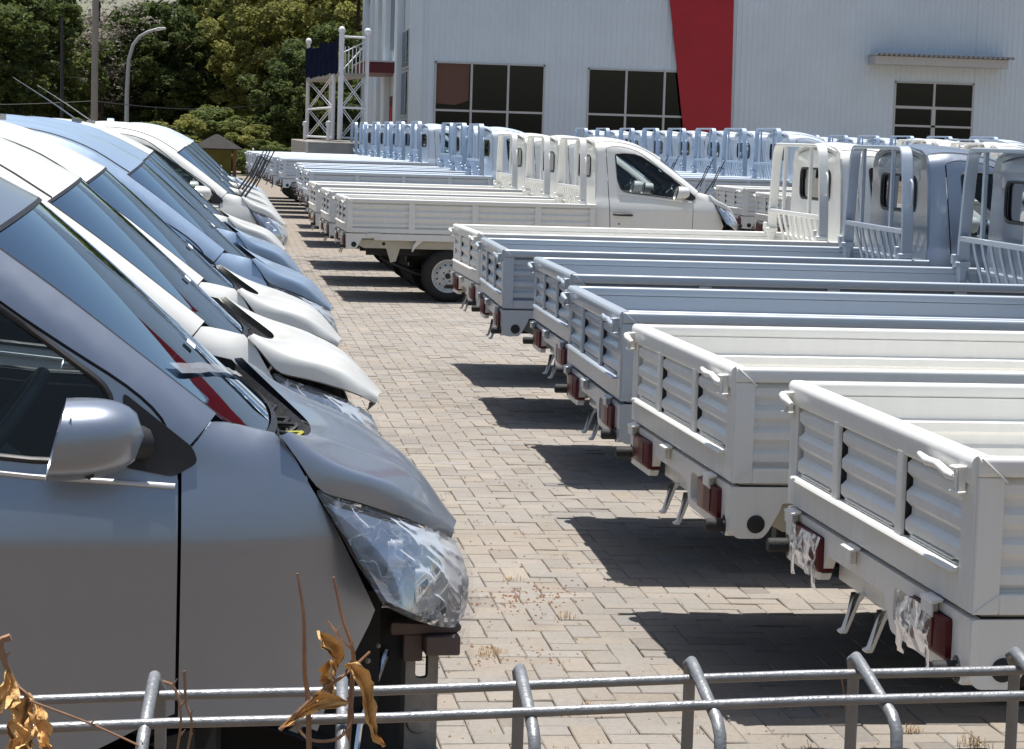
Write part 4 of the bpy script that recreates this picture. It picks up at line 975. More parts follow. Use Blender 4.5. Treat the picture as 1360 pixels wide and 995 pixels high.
BF = [(0, 1, 5, 4), (1, 2, 6, 5), (2, 3, 7, 6), (3, 0, 4, 7), (4, 5, 9, 8), (5, 6, 10, 9), (6, 7, 11, 10), (7, 4, 8, 11), (8, 9, 10, 11)]
vs = []; fs = []; cs = []
for i in np.where(~single)[0]:
    o = len(vs); vs += [(a, b, c + gzv[i]) for a, b, c in block_verts(i, cx[i], cy[i])]; fs += [tuple(q + o for q in f) for f in BF]; cs += [i] * 12
me = mk_mesh('paving_blocks', vs, fs); at = me.color_attributes.new('tone', 'FLOAT_COLOR', 'POINT')
at.data.foreach_set('color', np.concatenate([col[cs], np.ones((len(cs), 1))], 1).ravel())
obj('paving_blocks', me, M['paver'], ground, kind='stuff', label='beige herringbone concrete block paving')
for i in np.where(single)[0]:
    me = mk_mesh('paver', block_verts(i, 0, 0), BF); at = me.color_attributes.new('tone', 'FLOAT_COLOR', 'POINT')
    at.data.foreach_set('color', np.tile(np.append(col[i], 1), 12))
    obj('paver', me, M['paver'], ground, loc=(cx[i], cy[i], 0))
# dry weeds in the joints, earth spills and litter
rnd = random.Random(11)
wd = MB()
def tuft(x, y, r, k):
    for _ in range(k):
        a = rnd.uniform(0, 6.28); l = rnd.uniform(.4, 1) * r; bx = x + rnd.gauss(0, r * .5); by = y + rnd.gauss(0, r * .3); h = rnd.uniform(.3, 1.0) * r * .8; w = .0012
        tx_ = bx + l * math.cos(a) * .7; ty_ = by + l * math.sin(a) * .7
        sa, ca_ = w * math.sin(a), w * math.cos(a); mxx, myy = (bx + tx_) / 2, (by + ty_) / 2
        wd.add([(bx - sa, by + ca_, -.006), (bx + sa, by - ca_, -.006), (mxx + sa * .8, myy - ca_ * .8, -.002 + h), (mxx - sa * .8, myy + ca_ * .8, -.002 + h), (tx_, ty_, -.002 + h * .7)], [(0, 1, 2, 3), (3, 2, 4)])
for (x, y, r, k) in [(1.62, 6.55, .06, 70), (1.80, 6.62, .05, 40), (2.0, 6.60, .05, 40), (2.18, 6.55, .05, 50), (1.35, 6.45, .05, 30), (2.35, 6.72, .06, 60), (.72, 8.42, .035, 30), (.98, 7.95, .05, 34), (1.02, 8.0, .04, 20), (.85, 7.5, .025, 14), (1.02, 11.2, .09, 60), (1.0, 11.35, .06, 30), (.93, 11.9, .05, 26), (.58, 8.1, .03, 20), (.8, 9.0, .03, 14), (1.25, 9.35, .04, 20), (1.35, 8.6, .04, 24), (1.22, 7.25, .03, 18), (2.2, 6.9, .04, 30), (1.5, 6.9, .03, 12)]:
    tuft(x, y, r, k)
for _ in range(260):
    y = 6 + 18 * rnd.random() ** 1.5; tuft(.55 + 1.3 * rnd.random(), y, .016, 5)
obj('dry_weeds', wd.mesh('dry_weeds', recalc=False), M['drygrass'], kind='stuff', label='dry orange weeds in the joints of the paving')
gl = MB()
for _ in range(700):
    y = 6.4 + 12 * rnd.random() ** 1.8; x = .5 + 1.6 * rnd.random(); 
    if rnd.random() < .5: x, y = rnd.choice([(1.15, 8.9), (1.3, 9.1), (.75, 8.6), (1.05, 8.0)]); x += rnd.gauss(0, .12); y += rnd.gauss(0, .12)
    s = rnd.uniform(.003, .008); gl.add([(x - s, y, .0), (x + s * .4, y - s, .0), (x + s, y + s * .6, .0), (x, y, s)], [(0, 1, 3), (1, 2, 3), (2, 0, 3)])
obj('grit', gl.mesh('grit', recalc=False), M['stem'], kind='stuff', label='brown grit and seed husks scattered on the paving')
def spill(x, y, rx, ry, h, seed):
    mb = MB(); n1, n2 = 10, 36; vs = [(x, y, .0 + h)]; 
    for i in range(1, n1 + 1):
        for j in range(n2):
            a = 2 * math.pi * j / n2; q = i / n1; e = 1 + .45 * noise.noise(Vector((math.cos(a) * 1.5, math.sin(a) * 1.5, seed))) + .12 * noise.noise(Vector((math.cos(a) * 6, math.sin(a) * 6, seed)))
            vs.append((x + rx * q * e * math.cos(a), y + ry * q * e * math.sin(a), .0005 + h * (1 - q * q) + (.004 * noise.noise(Vector((q * 8 * math.cos(a), q * 8 * math.sin(a), seed))) if i < n1 else -.004)))
    fs = [(0, 1 + j, 1 + (j + 1) % n2) for j in range(n2)]
    for i in range(n1 - 1): fs += [(1 + i * n2 + j, 1 + i * n2 + (j + 1) % n2, 1 + (i + 1) * n2 + (j + 1) % n2, 1 + (i + 1) * n2 + j) for j in range(n2)]
    return mb.add(vs, fs)
sp = MB()
for a in [(.66, 9.15, .13, .19, .009, 1), (.92, 19.6, .25, .17, .006, 2), (.95, 17.5, .20, .20, .008, 3), (.45, 17.2, .2, .16, .005, 4)]: q = spill(*a); sp.add(q.v, q.f)
obj('earth_spill', sp.mesh('earth_spill', smooth=60, recalc=False), M['earth'], ground, kind='stuff')

# ------------------------------------------------------------------ FOREGROUND WIRE FENCE
fe = empty('wire_mesh_fence', (.3, 2.05, 0), 0, 'galvanised roll-top wire mesh fence crossing the bottom of the picture', 'fence')
FX, FY = .3, 2.05
def rel(p): return (p[0] - FX, p[1] - FY, p[2])
rear = [-.206, -.044, .121, .285, .446, .604, .762, .92]; apz = [1.338, 1.341, 1.337, 1.3475, 1.3548, 1.3592, 1.364, 1.369]
fr = [-.228, -.057, .115, .282, .447, .607, .764, .925]; apx = [-.21, -.0495, .120, .2835, .4445, .602, .757, .915]
for i, (xr, xf, za, xa) in enumerate(zip(rear, fr, apz, apx)):
    mb = MB(); dzf = .026
    pts = [(xr, 2.075, .02), (xr, 2.075, 1.0), (xr, 2.075, za - .016), (xa - .0005, 2.072, za - .005), (xa, 2.062, za), (xa + (xf - xa) * .15, 2.048, za - .003),
           (xf - (xf - xa) * .12, 1.955, za - dzf - .002), (xf, 1.942, za - dzf - .012), (xf, 1.938, za - .06), (xf, 1.95, 1.18), (xf, 2.05, 1.08), (xf + (xr - xf) * .5, 2.068, 1.06)]
    mb.tube([rel(p) for p in pts], .0056, 12)
    obj('upright_wire', mb.mesh('upright_wire', smooth=60), M['gal'], fe)
def hw(y, za, zb, r=.0046, xa=-.8, xb=1.5):
    sl_ = (zb - za) / .947; mb = MB(); z = lambda x: za + (x + .185) * sl_
    mb.tube([rel((xa + (xb - xa) * t / 12, y, z(xa + (xb - xa) * t / 12) + .0012 * math.sin(t * 2.1))) for t in range(13)], r, 12); return mb
for y, a, b in ((2.050, 1.321, 1.351), (1.97, 1.316, 1.347), (2.067, 1.10, 1.11), (2.067, .80, .80), (2.067, .50, .50), (2.067, .20, .20)):
    obj('horizontal_wire', hw(y, a, b).mesh('horizontal_wire', smooth=60), M['gal'], fe)
# dry vine: stems and leaves
vn = empty('dried_vine', (.1, 2.0, 0), 0, 'dried climbing vine with curled brown leaves wound over the fence wires', 'vine')
VX, VY = .1, 2.0
def vrel(p): return (p[0] - VX, p[1] - VY, p[2])
def stem(pts, r0=.0022, r1=.001, k=5):
    mb = MB(); P = [tuple(cat([vrel(p) for p in pts], i / 18)) for i in range(19)]; mb.tube(P, [r0 + (r1 - r0) * i / 18 for i in range(19)], k)
    for i in (5, 10, 14): mb.tube([P[i], tuple(Vector(P[i]) + Vector((rnd.uniform(-.006, .006), .0, .006)))], [r0, .0004], 4)
    obj('stem', mb.mesh('stem', smooth=60), M['stem'], vn)
stem([(-.168, 1.95, 1.402), (-.177, 1.95, 1.395), (-.165, 1.95, 1.362), (-.151, 1.95, 1.345), (-.165, 1.95, 1.315), (-.18, 1.95, 1.28)], .0034, .0016)
stem([(.073, 1.95, 1.458), (.079, 1.95, 1.42), (.081, 1.955, 1.37), (.085, 1.96, 1.335), (.09, 1.96, 1.2)], .0012, .0030)
stem([(.104, 1.95, 1.455), (.112, 1.95, 1.42), (.122, 1.952, 1.39), (.122, 1.955, 1.355), (.115, 1.96, 1.2)], .0012, .0028)
stem([(-.15, 1.93, 1.352), (-.09, 1.94, 1.325), (-.04, 1.945, 1.295), (.0, 1.95, 1.24)], .0012, .0008)
stem([(.06, 1.935, 1.325), (.09, 1.935, 1.355), (.115, 1.94, 1.372), (.136, 1.94, 1.392)], .002, .0012)
stem([(.07, 1.935, 1.335), (.085, 1.93, 1.318), (.11, 1.932, 1.318), (.122, 1.935, 1.335), (.118, 1.94, 1.352)], .0016, .0014)
stem([(-.04, 1.958, 1.362), (-.030, 1.953, 1.357), (-.024, 1.95, 1.330), (-.03, 1.955, 1.28)], .0015, .001)
stem([(-.022, 1.953, 1.372), (-.020, 1.95, 1.345), (-.015, 1.95, 1.325), (-.022, 1.955, 1.28)], .0015, .001)
stem([(.10, 1.94, 1.418), (.112, 1.94, 1.402), (.123, 1.95, 1.39)], .0010, .0010)
stem([(.60, 2.1, 1.33), (.62, 2.12, 1.25), (.66, 2.14, 1.1)], .0010, .0014)
def leaf(base, dirv, up, L, w, curl=1.0, seed=0):
    base = Vector(vrel(base)); d = Vector(dirv).normalized(); u = Vector(up); sdir = d.cross(u).normalized(); u = sdir.cross(d)
    mb = MB()
    def f(a, b):
        t = a; s = (b - .5) * 2; wd_ = w * math.sin(math.pi * min(1, t ** .75)) ** .8 * (1 - .35 * t)
        fold = abs(s) ** 1.2 * wd_ * .9 * curl; nz = noise.noise(Vector((t * 4, s * 3, seed))) * w * .35
        p = base + d * (L * t) + sdir * (s * wd_ * (1 - .35 * curl)) + u * (fold + nz * 2.2 + L * .35 * math.sin(t * 3.4 + seed) * .5) + sdir * (L * .12 * math.sin(t * 4 + seed * 2)) + sdir * (noise.noise(Vector((t * 9, s, seed + 5))) * w * .35 * abs(s))
        return tuple(p)
    mb.grid(f, 18, 10); obj('leaf', mb.mesh('leaf', smooth=70, recalc=False), M['leaf_dry'], vn)
leaf((.092, 1.938, 1.413), (.35, 0, -1), (.3, -1, .2), .046, .013, 1.1, 1)
leaf((.106, 1.935, 1.375), (.72, -.05, -.75), (.3, -1, .5), .078, .015, 1.2, 2)
leaf((.118, 1.93, 1.352), (-1, .0, -.38), (0, -1, .6), .062, .013, 1.0, 3)
leaf((.100, 1.94, 1.385), (.2, 0, -1), (-.6, -1, .2), .035, .011, 1.2, 9)
leaf((-.150, 1.94, 1.352), (-.25, 0, -1), (-.4, -1, .3), .070, .020, 1.0, 4)
leaf((-.172, 1.94, 1.375), (-.3, 0, -1), (.5, -1, .3), .050, .016, 1.0, 5)
leaf((-.148, 1.942, 1.345), (.30, 0, -1), (.5, -1, .2), .050, .013, 1.1, 6)
leaf((-.145, 1.94, 1.312), (-.7, 0, -.9), (.2, -1, .2), .05, .015, 1.0, 7)
leaf((-.172, 1.95, 1.33), (.35, 0, -1), (.2, -1, .1), .055, .016, 1.0, 8)
# ------------------------------------------------------------------ BUILDING
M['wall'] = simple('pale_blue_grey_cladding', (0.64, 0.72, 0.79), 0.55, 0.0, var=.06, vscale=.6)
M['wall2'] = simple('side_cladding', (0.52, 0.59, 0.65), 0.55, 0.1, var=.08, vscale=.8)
M['redp'] = simple('dark_red_cladding', (0.38, 0.008, 0.018), 0.4, var=.08, vscale=1)
M['shaded_red'] = simple('shaded_red_fascia', (0.10, 0.008, 0.012), 0.5)  # darker copy of the red, entrance shade put into the colour
M['trim'] = simple('silver_trim', (0.50, 0.50, 0.50), 0.4, .3, var=.05)
M['conc'] = simple('weathered_concrete', (0.27, 0.25, 0.22), 0.9, var=.2, vscale=3, bump=.4, bscale=20)
M['whites'] = simple('white_painted_steel', (0.66, 0.65, 0.66), 0.45, var=.08, vscale=6)
M['navy'] = simple('dark_navy_cloth', (0.012, 0.016, 0.035), 1.0, spec=0.0, var=.3, vscale=4, bump=.5, bscale=6)
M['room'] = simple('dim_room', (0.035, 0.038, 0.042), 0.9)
M['orange'] = simple('terracotta_panel', (0.13, 0.06, 0.04), 0.6)
BY = 66.0
bd = empty('showroom_building', (5.5, BY, .19), 0, 'large pale blue-grey clad showroom building with a slanting dark red stripe', 'building')
def brel(mb, x=5.5, y=BY, z=.19):
    mb.v = [(a - x, b - y, c - z) for a, b, c in mb.v]; return mb
def bpart(nm, mb, mt_, par=None, **k): return obj(nm, brel(mb).mesh(nm, **{q: w for q, w in k.items() if q in ('smooth', 'bevel', 'seg')}), M[mt_], par or bd, kind=k.get('kind'))
HT = 13.0
wins = [(6.09, 9.27, 1.2, 3.94, 3, 2.56), (10.52, 13.9, 1.2, 3.90, 3, 2.58), (19.64, 22.05, 1.3, 3.82, 2, 3.08)]
def ribbed(x0, x1, z0, z1, y, mb):
    k0 = int(math.floor(x0 / .16)); p = [(x0, y)]
    for k in range(k0, int(x1 / .16) + 1):
        for dx, dy in ((0, 0), (.11, 0), (.122, -.014), (.148, -.014)):
            x = k * .16 + dx
            if x0 + .002 < x < x1 - .002: p.append((x, y + dy))
    p.append((x1, y)); n = len(p)
    mb.add([(a, b, z0) for a, b in p] + [(a, b, z1) for a, b in p], [(i, i + 1, n + i + 1, n + i) for i in range(n - 1)])
# wall in strips round the openings
cuts = []
mb = MB(); x = 5.5
for (a, b_, z0, z1, k, zm) in wins:
    ribbed(x, a, 0, HT, BY, mb); ribbed(a, b_, 0, z0, BY, mb); ribbed(a, b_, z1, HT, BY, mb); x = b_
ribbed(x, 34.0, 0, HT, BY, mb)
bpart('front_wall', mb, 'wall')
mb = MB(); mb.box(5.36, 5.72, BY - .10, BY + .25, 0, HT); bpart('corner_post', mb, 'wall', bevel=.02)
mb = MB(); mb.prism([(12.62 - .26, HT), (14.68, HT), (14.78, 0), (13.78, 0)], 'y', BY - .09, BY - .03); 
mb.v = []; mb.f = []
mb.prism([(11.80, HT), (14.60, HT), (14.79, .1), (13.66, .1)], 'y', BY - .12, BY - .05); bpart('red_stripe', mb, 'redp')
for wi, (a, b_, z0, z1, k, zm) in enumerate(wins):
    fr_ = MB(); t = .045
    fr_.box(a, b_, BY - .03, BY + .08, z1 - t, z1); fr_.box(a, b_, BY - .03, BY + .08, z0, z0 + t); fr_.box(a, a + t, BY - .03, BY + .08, z0, z1); fr_.box(b_ - t, b_, BY - .03, BY + .08, z0, z1)
    if wi == 2: fr_.box(a + .05, b_ - .05, BY - .045, BY + .05, 3.03, 3.11); fr_.box(a + .02, b_ - .02, BY - .04, BY + .05, 2.50, 2.56); fr_.box((a + b_) / 2 - .06, (a + b_) / 2 + .06, BY - .04, BY + .05, z0, 3.05)
    W_ = obj('window', brel(fr_).mesh('window_frame'), M['trim'], bd)
    for j in range(k):
        xa = a + (b_ - a) * j / k; xb = a + (b_ - a) * (j + 1) / k
        if j: mm_ = MB(); mm_.box(xa - .03, xa + .03, BY - .035, BY + .06, z0, z1); obj('mullion', brel(mm_).mesh('mullion'), M['trim'], W_)
        for (za, zb) in ((z0, zm), (zm, z1)):
            pn = MB(); pn.box(xa + .02, xb - .02, BY + .05, BY + .06, za + .02, zb - .02); obj('pane', brel(pn).mesh('pane'), M['bglass'], W_)
    mm_ = MB(); mm_.box(a, b_, BY - .034, BY + .062, zm - .03, zm + .03); obj('transom', brel(mm_).mesh('transom'), M['trim'], W_)
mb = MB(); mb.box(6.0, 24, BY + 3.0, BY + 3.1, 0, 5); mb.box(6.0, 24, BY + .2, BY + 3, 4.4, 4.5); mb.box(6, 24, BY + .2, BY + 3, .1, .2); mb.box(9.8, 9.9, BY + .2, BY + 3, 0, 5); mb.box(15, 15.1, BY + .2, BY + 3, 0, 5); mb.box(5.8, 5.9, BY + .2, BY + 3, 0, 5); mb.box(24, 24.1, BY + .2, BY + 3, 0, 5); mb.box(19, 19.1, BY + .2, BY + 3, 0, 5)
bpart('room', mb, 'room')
mb = MB(); mb.prism([(6.13, 2.75), (6.13, 3.9), (7.10, 3.9), (7.08, 2.85), (6.7, 2.72)], 'y', BY + .040, BY + .046); bpart('brown_window_panel', mb, 'orange')  # flat brown panel set just in front of the glass
# canopy over the small window
cn = MB(); cn.box(18.80, 22.8, BY - .75, BY + .0, 4.27, 4.52)
ca_ = obj('canopy', brel(cn).mesh('canopy', bevel=.01, seg=1), M['trim'], bd)
p = []
for i in range(28):
    x = 18.78 + i * .148; p += [(x, 4.535), (x + .04, 4.535), (x + .07, 4.60), (x + .11, 4.60)]
p += [(18.78 + 28 * .148, 4.535)]; p += [(a, z - .012) for a, z in reversed(p)]
mb = MB(); mb.prism(p, 'y', BY - .95, BY); obj('roof_sheet', brel(mb).mesh('canopy_sheet'), M['trim'], ca_)
# side face with posts, windows and doorway
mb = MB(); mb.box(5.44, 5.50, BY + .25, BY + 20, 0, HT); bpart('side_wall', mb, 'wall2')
for y, w_ in ((BY + 3.2, 1.1), (BY + 8.3, 1.5), (BY + 12.0, 1.6), (BY + 15.2, .8), (BY + 19.2, 1.2)):
    mb = MB(); mb.box(5.22, 5.44, y, y + w_, 0, HT); bpart('pilaster', mb, 'wall', bevel=.02)
for (y0, y1, zs) in ((BY + .9, BY + 3.1, [(.9, 2.3), (2.35, 3.7), (3.75, 4.9), (7.0, 9.0)]), (BY + 4.6, BY + 8.1, [(4.4, 6.6), (6.7, 9.0), (9.1, 11.5)]), (BY + 10.0, BY + 11.9, [(.8, 2.6), (2.7, 4.3), (5.4, 8), (8.1, 11)]), (BY + 16.2, BY + 19.1, [(.8, 2.3), (2.4, 4.6), (6.5, 9)])):
    for (z0, z1) in zs:
        f_ = MB(); f_.box(5.38, 5.438, y0, y1, z0, z1)
        W_ = obj('window', brel(f_).mesh('side_window'), M['trim'], bd)
        for q in range(2):
            ya = y0 + (y1 - y0) * q / 2; pn = MB(); pn.box(5.372, 5.379, ya + .07, ya + (y1 - y0) / 2 - .07, z0 + .06, z1 - .06); obj('pane', brel(pn).mesh('side_pane'), M['bglass'], W_)
mb = MB(); mb.box(5.36, 5.438, BY + 4.7, BY + 7.6, .2, 3.02); dd_ = obj('door', brel(mb).mesh('door_panel', bevel=.01, seg=1), M['shaded_red'], bd)
mb = MB(); mb.box(5.352, 5.359, BY + 4.9, BY + 6.1, 1.0, 2.7); mb.box(5.352, 5.359, BY + 6.2, BY + 7.4, 1.0, 2.7); obj('door_leaf', brel(mb).mesh('door_leaf'), M['redp'], dd_)
mb = MB(); mb.box(4.30, 5.43, BY + 3.9, BY + 9.0, 3.66, 3.98); cp_ = obj('entrance_canopy', brel(mb).mesh('entrance_canopy', bevel=.01, seg=1), M['shaded_red'], bd)
mb = MB(); mb.box(4.26, 5.43, BY + 3.85, BY + 9.05, 3.985, 4.03); obj('coping', brel(mb).mesh('coping'), M['trim'], cp_)
# body of the hall
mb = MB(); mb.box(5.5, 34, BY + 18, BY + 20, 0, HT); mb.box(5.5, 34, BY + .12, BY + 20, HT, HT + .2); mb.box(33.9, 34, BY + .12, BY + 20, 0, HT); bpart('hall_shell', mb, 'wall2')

# ------------------------------------------------------------------ SCAFFOLD TOWER
tw = empty('steel_tower', (2.9, 60, 1.2), 0, 'white steel lattice tower with a dark navy cloth on its railing', 'tower')
def tobj(nm, mb, mt_, par=None, **k): mb.v = [(a - 2.9, b - 60, c - 1.2) for a, b, c in mb.v]; return obj(nm, mb.mesh(nm, **k), M[mt_], par or tw)
Nn = Vector((3.0, 58, 0)); Fr = Vector((2.48, 66, 0)); Rt = Vector((3.67, 58.4, 0)); Bk = Vector((3.15, 66.4, 0))
zb, zm_, zp, ztop = 1.66, 2.46, 3.28, 4.30
for P_, ex in ((Nn, .30), (Fr, .0), (Rt, .0), (Bk, 0)):
    mb = MB(); mb.tube([P_ + Vector((0, 0, zb)), P_ + Vector((0, 0, ztop))], .055 if P_ is not Nn else .07, 8)
    if P_ is Nn: mb.tube([P_ + Vector((-.14, .8, zb)), P_ + Vector((-.14, .8, zp))], .05, 8)
    tobj('post', mb, 'whites', smooth=50)
def truss(A, B, z0, z1):
    mb = MB(); L = (B - A); t0 = A + L * .04; t1 = A + L * .96
    for off in (-.018, .018):
        w_ = Vector((0, 0, off * 2.2))
        mb.tube([t0 + Vector((0, 0, z0)) + w_, t1 + Vector((0, 0, z1)) + w_], .013, 6); mb.tube([t0 + Vector((0, 0, z1)) + w_, t1 + Vector((0, 0, z0)) + w_], .013, 6)
    tobj('cross_brace', mb, 'whites', smooth=50)
    mb = MB(); mb.tube([A + Vector((0, 0, z0)), B + Vector((0, 0, z0))], .032, 8); tobj('beam', mb, 'whites', smooth=50)
Nl = Nn + Vector((-.14, .8, 0))
for A, B in ((Nl, Fr), (Nn, Rt)):
    truss(A, B, zb + .04, zm_); truss(A, B, zm_, zp - .03)
mb = MB(); mb.prism([(Nn.x - .06, Nn.y - .06), (Rt.x + .05, Rt.y), (Bk.x, Bk.y), (Fr.x - .05, Fr.y + .05)], 'z', zp - .04, zp + .04); tobj('platform', mb, 'conc')
mb = MB(); mb.tube([Nn + Vector((0, 0, 4.22)), Rt + Vector((0, 0, 4.22))], .028, 8)
for i in range(1, 7): q = Nn.lerp(Rt, i / 7); mb.tube([q + Vector((0, 0, zp + .04)), q + Vector((0, 0, 3.98))], .014, 6)
mb.tube([Nn + Vector((0, 0, 3.35)), Rt + Vector((0, 0, 4.1))], .018, 6); mb.tube([Nn + Vector((0, 0, 3.8)), Rt + Vector((0, 0, 4.15))], .014, 6)
tobj('railing', mb, 'whites', smooth=50)
mb = MB()
def cl(u, v):
    p = Nn.lerp(Fr, .03 + .97 * u); top = 4.20 - .10 * abs(math.sin(u * 7)) ; bot = 3.36 - .07 * abs(math.sin(u * 9 + 1))
    return (p.x - .06 - .04 * math.sin(u * 40) * (1 - .5 * v), p.y, top + (bot - top) * v)
mb.grid(cl, 60, 4); tobj('navy_cloth', mb, 'navy', smooth=60)
for P_ in (Nn, Fr, Rt):
    mb = MB(); mb.lathe([(0, .17), (.05, .16), (.085, .10), (.085, .05), (.06, 0), (0, 0)], (P_.x, P_.y, ztop), 'z', 12); tobj('post_lamp', mb, 'whites', smooth=60)
for P_ in (Vector((2.35, 64, 0)), Vector((2.72, 58.2, 0))):
    mb = MB(); mb.tube([P_ + Vector((0, 0, 1.4)), P_ + Vector((0, 0, 2.0))], .05, 8); mb.lathe([(0, .12), (.06, .10), (.07, .0), (0, 0)], (P_.x, P_.y, 2.0), 'z', 10); tobj('short_post', mb, 'whites', smooth=50)
mb = MB(); mb.box(-1.05, 1.15, -1.0, 12, 0, 1.45)
tag(obj('concrete_plinth', mb.mesh('plinth', bevel=.02, seg=1), M['conc'], loc=(3.20, 57.5, .15)), 'long grey concrete plinth under the white steel tower', 'plinth')

# ------------------------------------------------------------------ LAMP, POLES, HUT
M['galp'] = simple('grey_galvanised_pole', (.36, .38, .38), .5, .4, var=.1)
M['concp'] = simple('concrete_pole', (.26, .24, .21), .9, var=.15, vscale=2)
M['thatch'] = simple('grey_brown_roof', (.022, .019, .018), .9, var=.4, vscale=5, bump=.8, bscale=30)
M['wood'] = simple('brown_timber', (.16, .09, .045), .8, var=.2)
M['yell'] = simple('yellow_green_panel', (.22, .21, .06), .8, var=.25, vscale=2)
sl_ = empty('street_lamp', (-3.14, 80, .19), 0, 'tall grey street lamp with a curved arm leaning right over the white cabs', 'street lamp')
mb = MB(); mb.tube([(0, 0, 0), (0, 0, 2.86), (.05, 0, 3.9), (.19, 0, 4.4), (.39, 0, 4.68), (.70, 0, 4.87), (.98, 0, 4.96)], [.09, .075, .065, .06, .055, .05, .045], 10); obj('pole', mb.mesh('lamp_pole', smooth=60), M['galp'], sl_)
mb = MB(); mb.prism(roundpoly([(.92, 4.93), (1.0, 5.02), (1.28, 5.03), (1.30, 4.97), (1.0, 4.90)], .02, 2), 'y', -.09, .09); obj('lamp_head', mb.mesh('lamp_head', bevel=.01, seg=1), M['whites'], sl_)
up = empty('utility_pole', (-3.70, 70, .19), 0, 'thick grey concrete utility pole rising out of the picture', 'pole')
mb = MB(); mb.tube([(0, 0, 0), (0, 0, 10.5)], [.11, .085], 12); obj('shaft', mb.mesh('pole_shaft', smooth=60), M['concp'], up)
mb = MB(); mb.box(-.7, .7, -.05, .05, 9.7, 9.82); obj('cross_arm', mb.mesh('cross_arm'), M['galp'], up)
bp_ = MB(); bp_.tube([(0, 0, 0), (.01, 0, 2.5), (-.01, 0, 4.8)], [.06, .055, .045], 8)
tag(obj('black_pole', bp_.mesh('black_pole', smooth=60), M['black'], loc=(-4.66, 70, .19)), 'thin black pole standing in front of the trees on the left', 'pole')
for (a, b_, l) in (((-12, 70, 2.62), (-3.7, 70, 2.55), 'thin dark cable across the trees left of the concrete pole'), ((-3.7, 70, 2.55), (2.2, 88, 2.9), 'thin dark cable across the trees right of the concrete pole')):
    mb = MB(); A = Vector(a); B = Vector(b_); mb.tube([A.lerp(B, t / 10) - Vector((0, 0, .25 * math.sin(math.pi * t / 10))) for t in range(11)], .012, 5); tag(obj('overhead_cable', mb.mesh('cable'), M['black']), l, 'cable')
ht = empty('garden_hut', (-.07, 78, .19), 0, 'small open hut with a dark hipped roof at the end of the aisle', 'hut')
mb = MB(); mb.add([(-.86, -1.2, 1.0), (.86, -1.2, 1.0), (.86, 1.2, 1.0), (-.86, 1.2, 1.0), (-.06, -.2, 1.46), (.06, .2, 1.46), (-.80, -1.1, .96), (.80, -1.1, .96), (.80, 1.1, .96), (-.80, 1.1, .96)], [(0, 1, 4), (1, 2, 5, 4), (2, 3, 5), (3, 0, 4, 5), (6, 9, 8, 7), (0, 6, 7, 1), (1, 7, 8, 2), (2, 8, 9, 3), (3, 9, 6, 0)]); obj('roof', mb.mesh('hut_roof'), M['thatch'], ht)
for x in (-.68, .60):
    for y in (-.9, .9): mb = MB(); mb.box(x - .06, x + .06, y - .06, y + .06, 0, 1.0); obj('post', mb.mesh('hut_post'), M['wood'], ht)
mb = MB(); mb.box(-.66, .5, .85, .9, 0, .95); obj('back_panel', mb.mesh('back_panel'), M['yell'], ht)

# ------------------------------------------------------------------ TREES
def leaf_mat(name, c1, c2, tr=.5):
    mt, n, b = new_mat(name); oi = n.nodes.new('ShaderNodeObjectInfo'); at = n.nodes.new('ShaderNodeAttribute'); at.attribute_name = 'tone'
    mx = n.nodes.new('ShaderNodeMixRGB'); mx.inputs[1].default_value = (*c1, 1); mx.inputs[2].default_value = (*c2, 1); n.links.new(at.outputs['Fac'], mx.inputs[0])
    n.links.new(mx.outputs[0], b.inputs['Base Color']); inp(b, 'Roughness', .6); inp(b, 'Specular IOR Level', .25)
    out = n.nodes['Material Output']; tl = n.nodes.new('ShaderNodeBsdfTranslucent'); n.links.new(mx.outputs[0], tl.inputs[0]); ms = n.nodes.new('ShaderNodeMixShader'); ms.inputs[0].default_value = tr
    n.links.new(b.outputs[0], ms.inputs[1]); n.links.new(tl.outputs[0], ms.inputs[2]); n.links.new(ms.outputs[0], out.inputs[0]); return mt
M['l_dark'] = leaf_mat('dark_green_leaves', (.055, .08, .03), (.16, .20, .06))
M['l_mid'] = leaf_mat('green_leaves', (.085, .12, .04), (.24, .28, .085))
M['l_olive'] = leaf_mat('yellowing_teak_leaves', (.14, .16, .05), (.38, .37, .11))
M['l_dry'] = leaf_mat('pale_dry_twigs', (.22, .20, .17), (.42, .38, .32))
M['bark'] = simple('tree_bark', (.09, .07, .05), .9, var=.3)
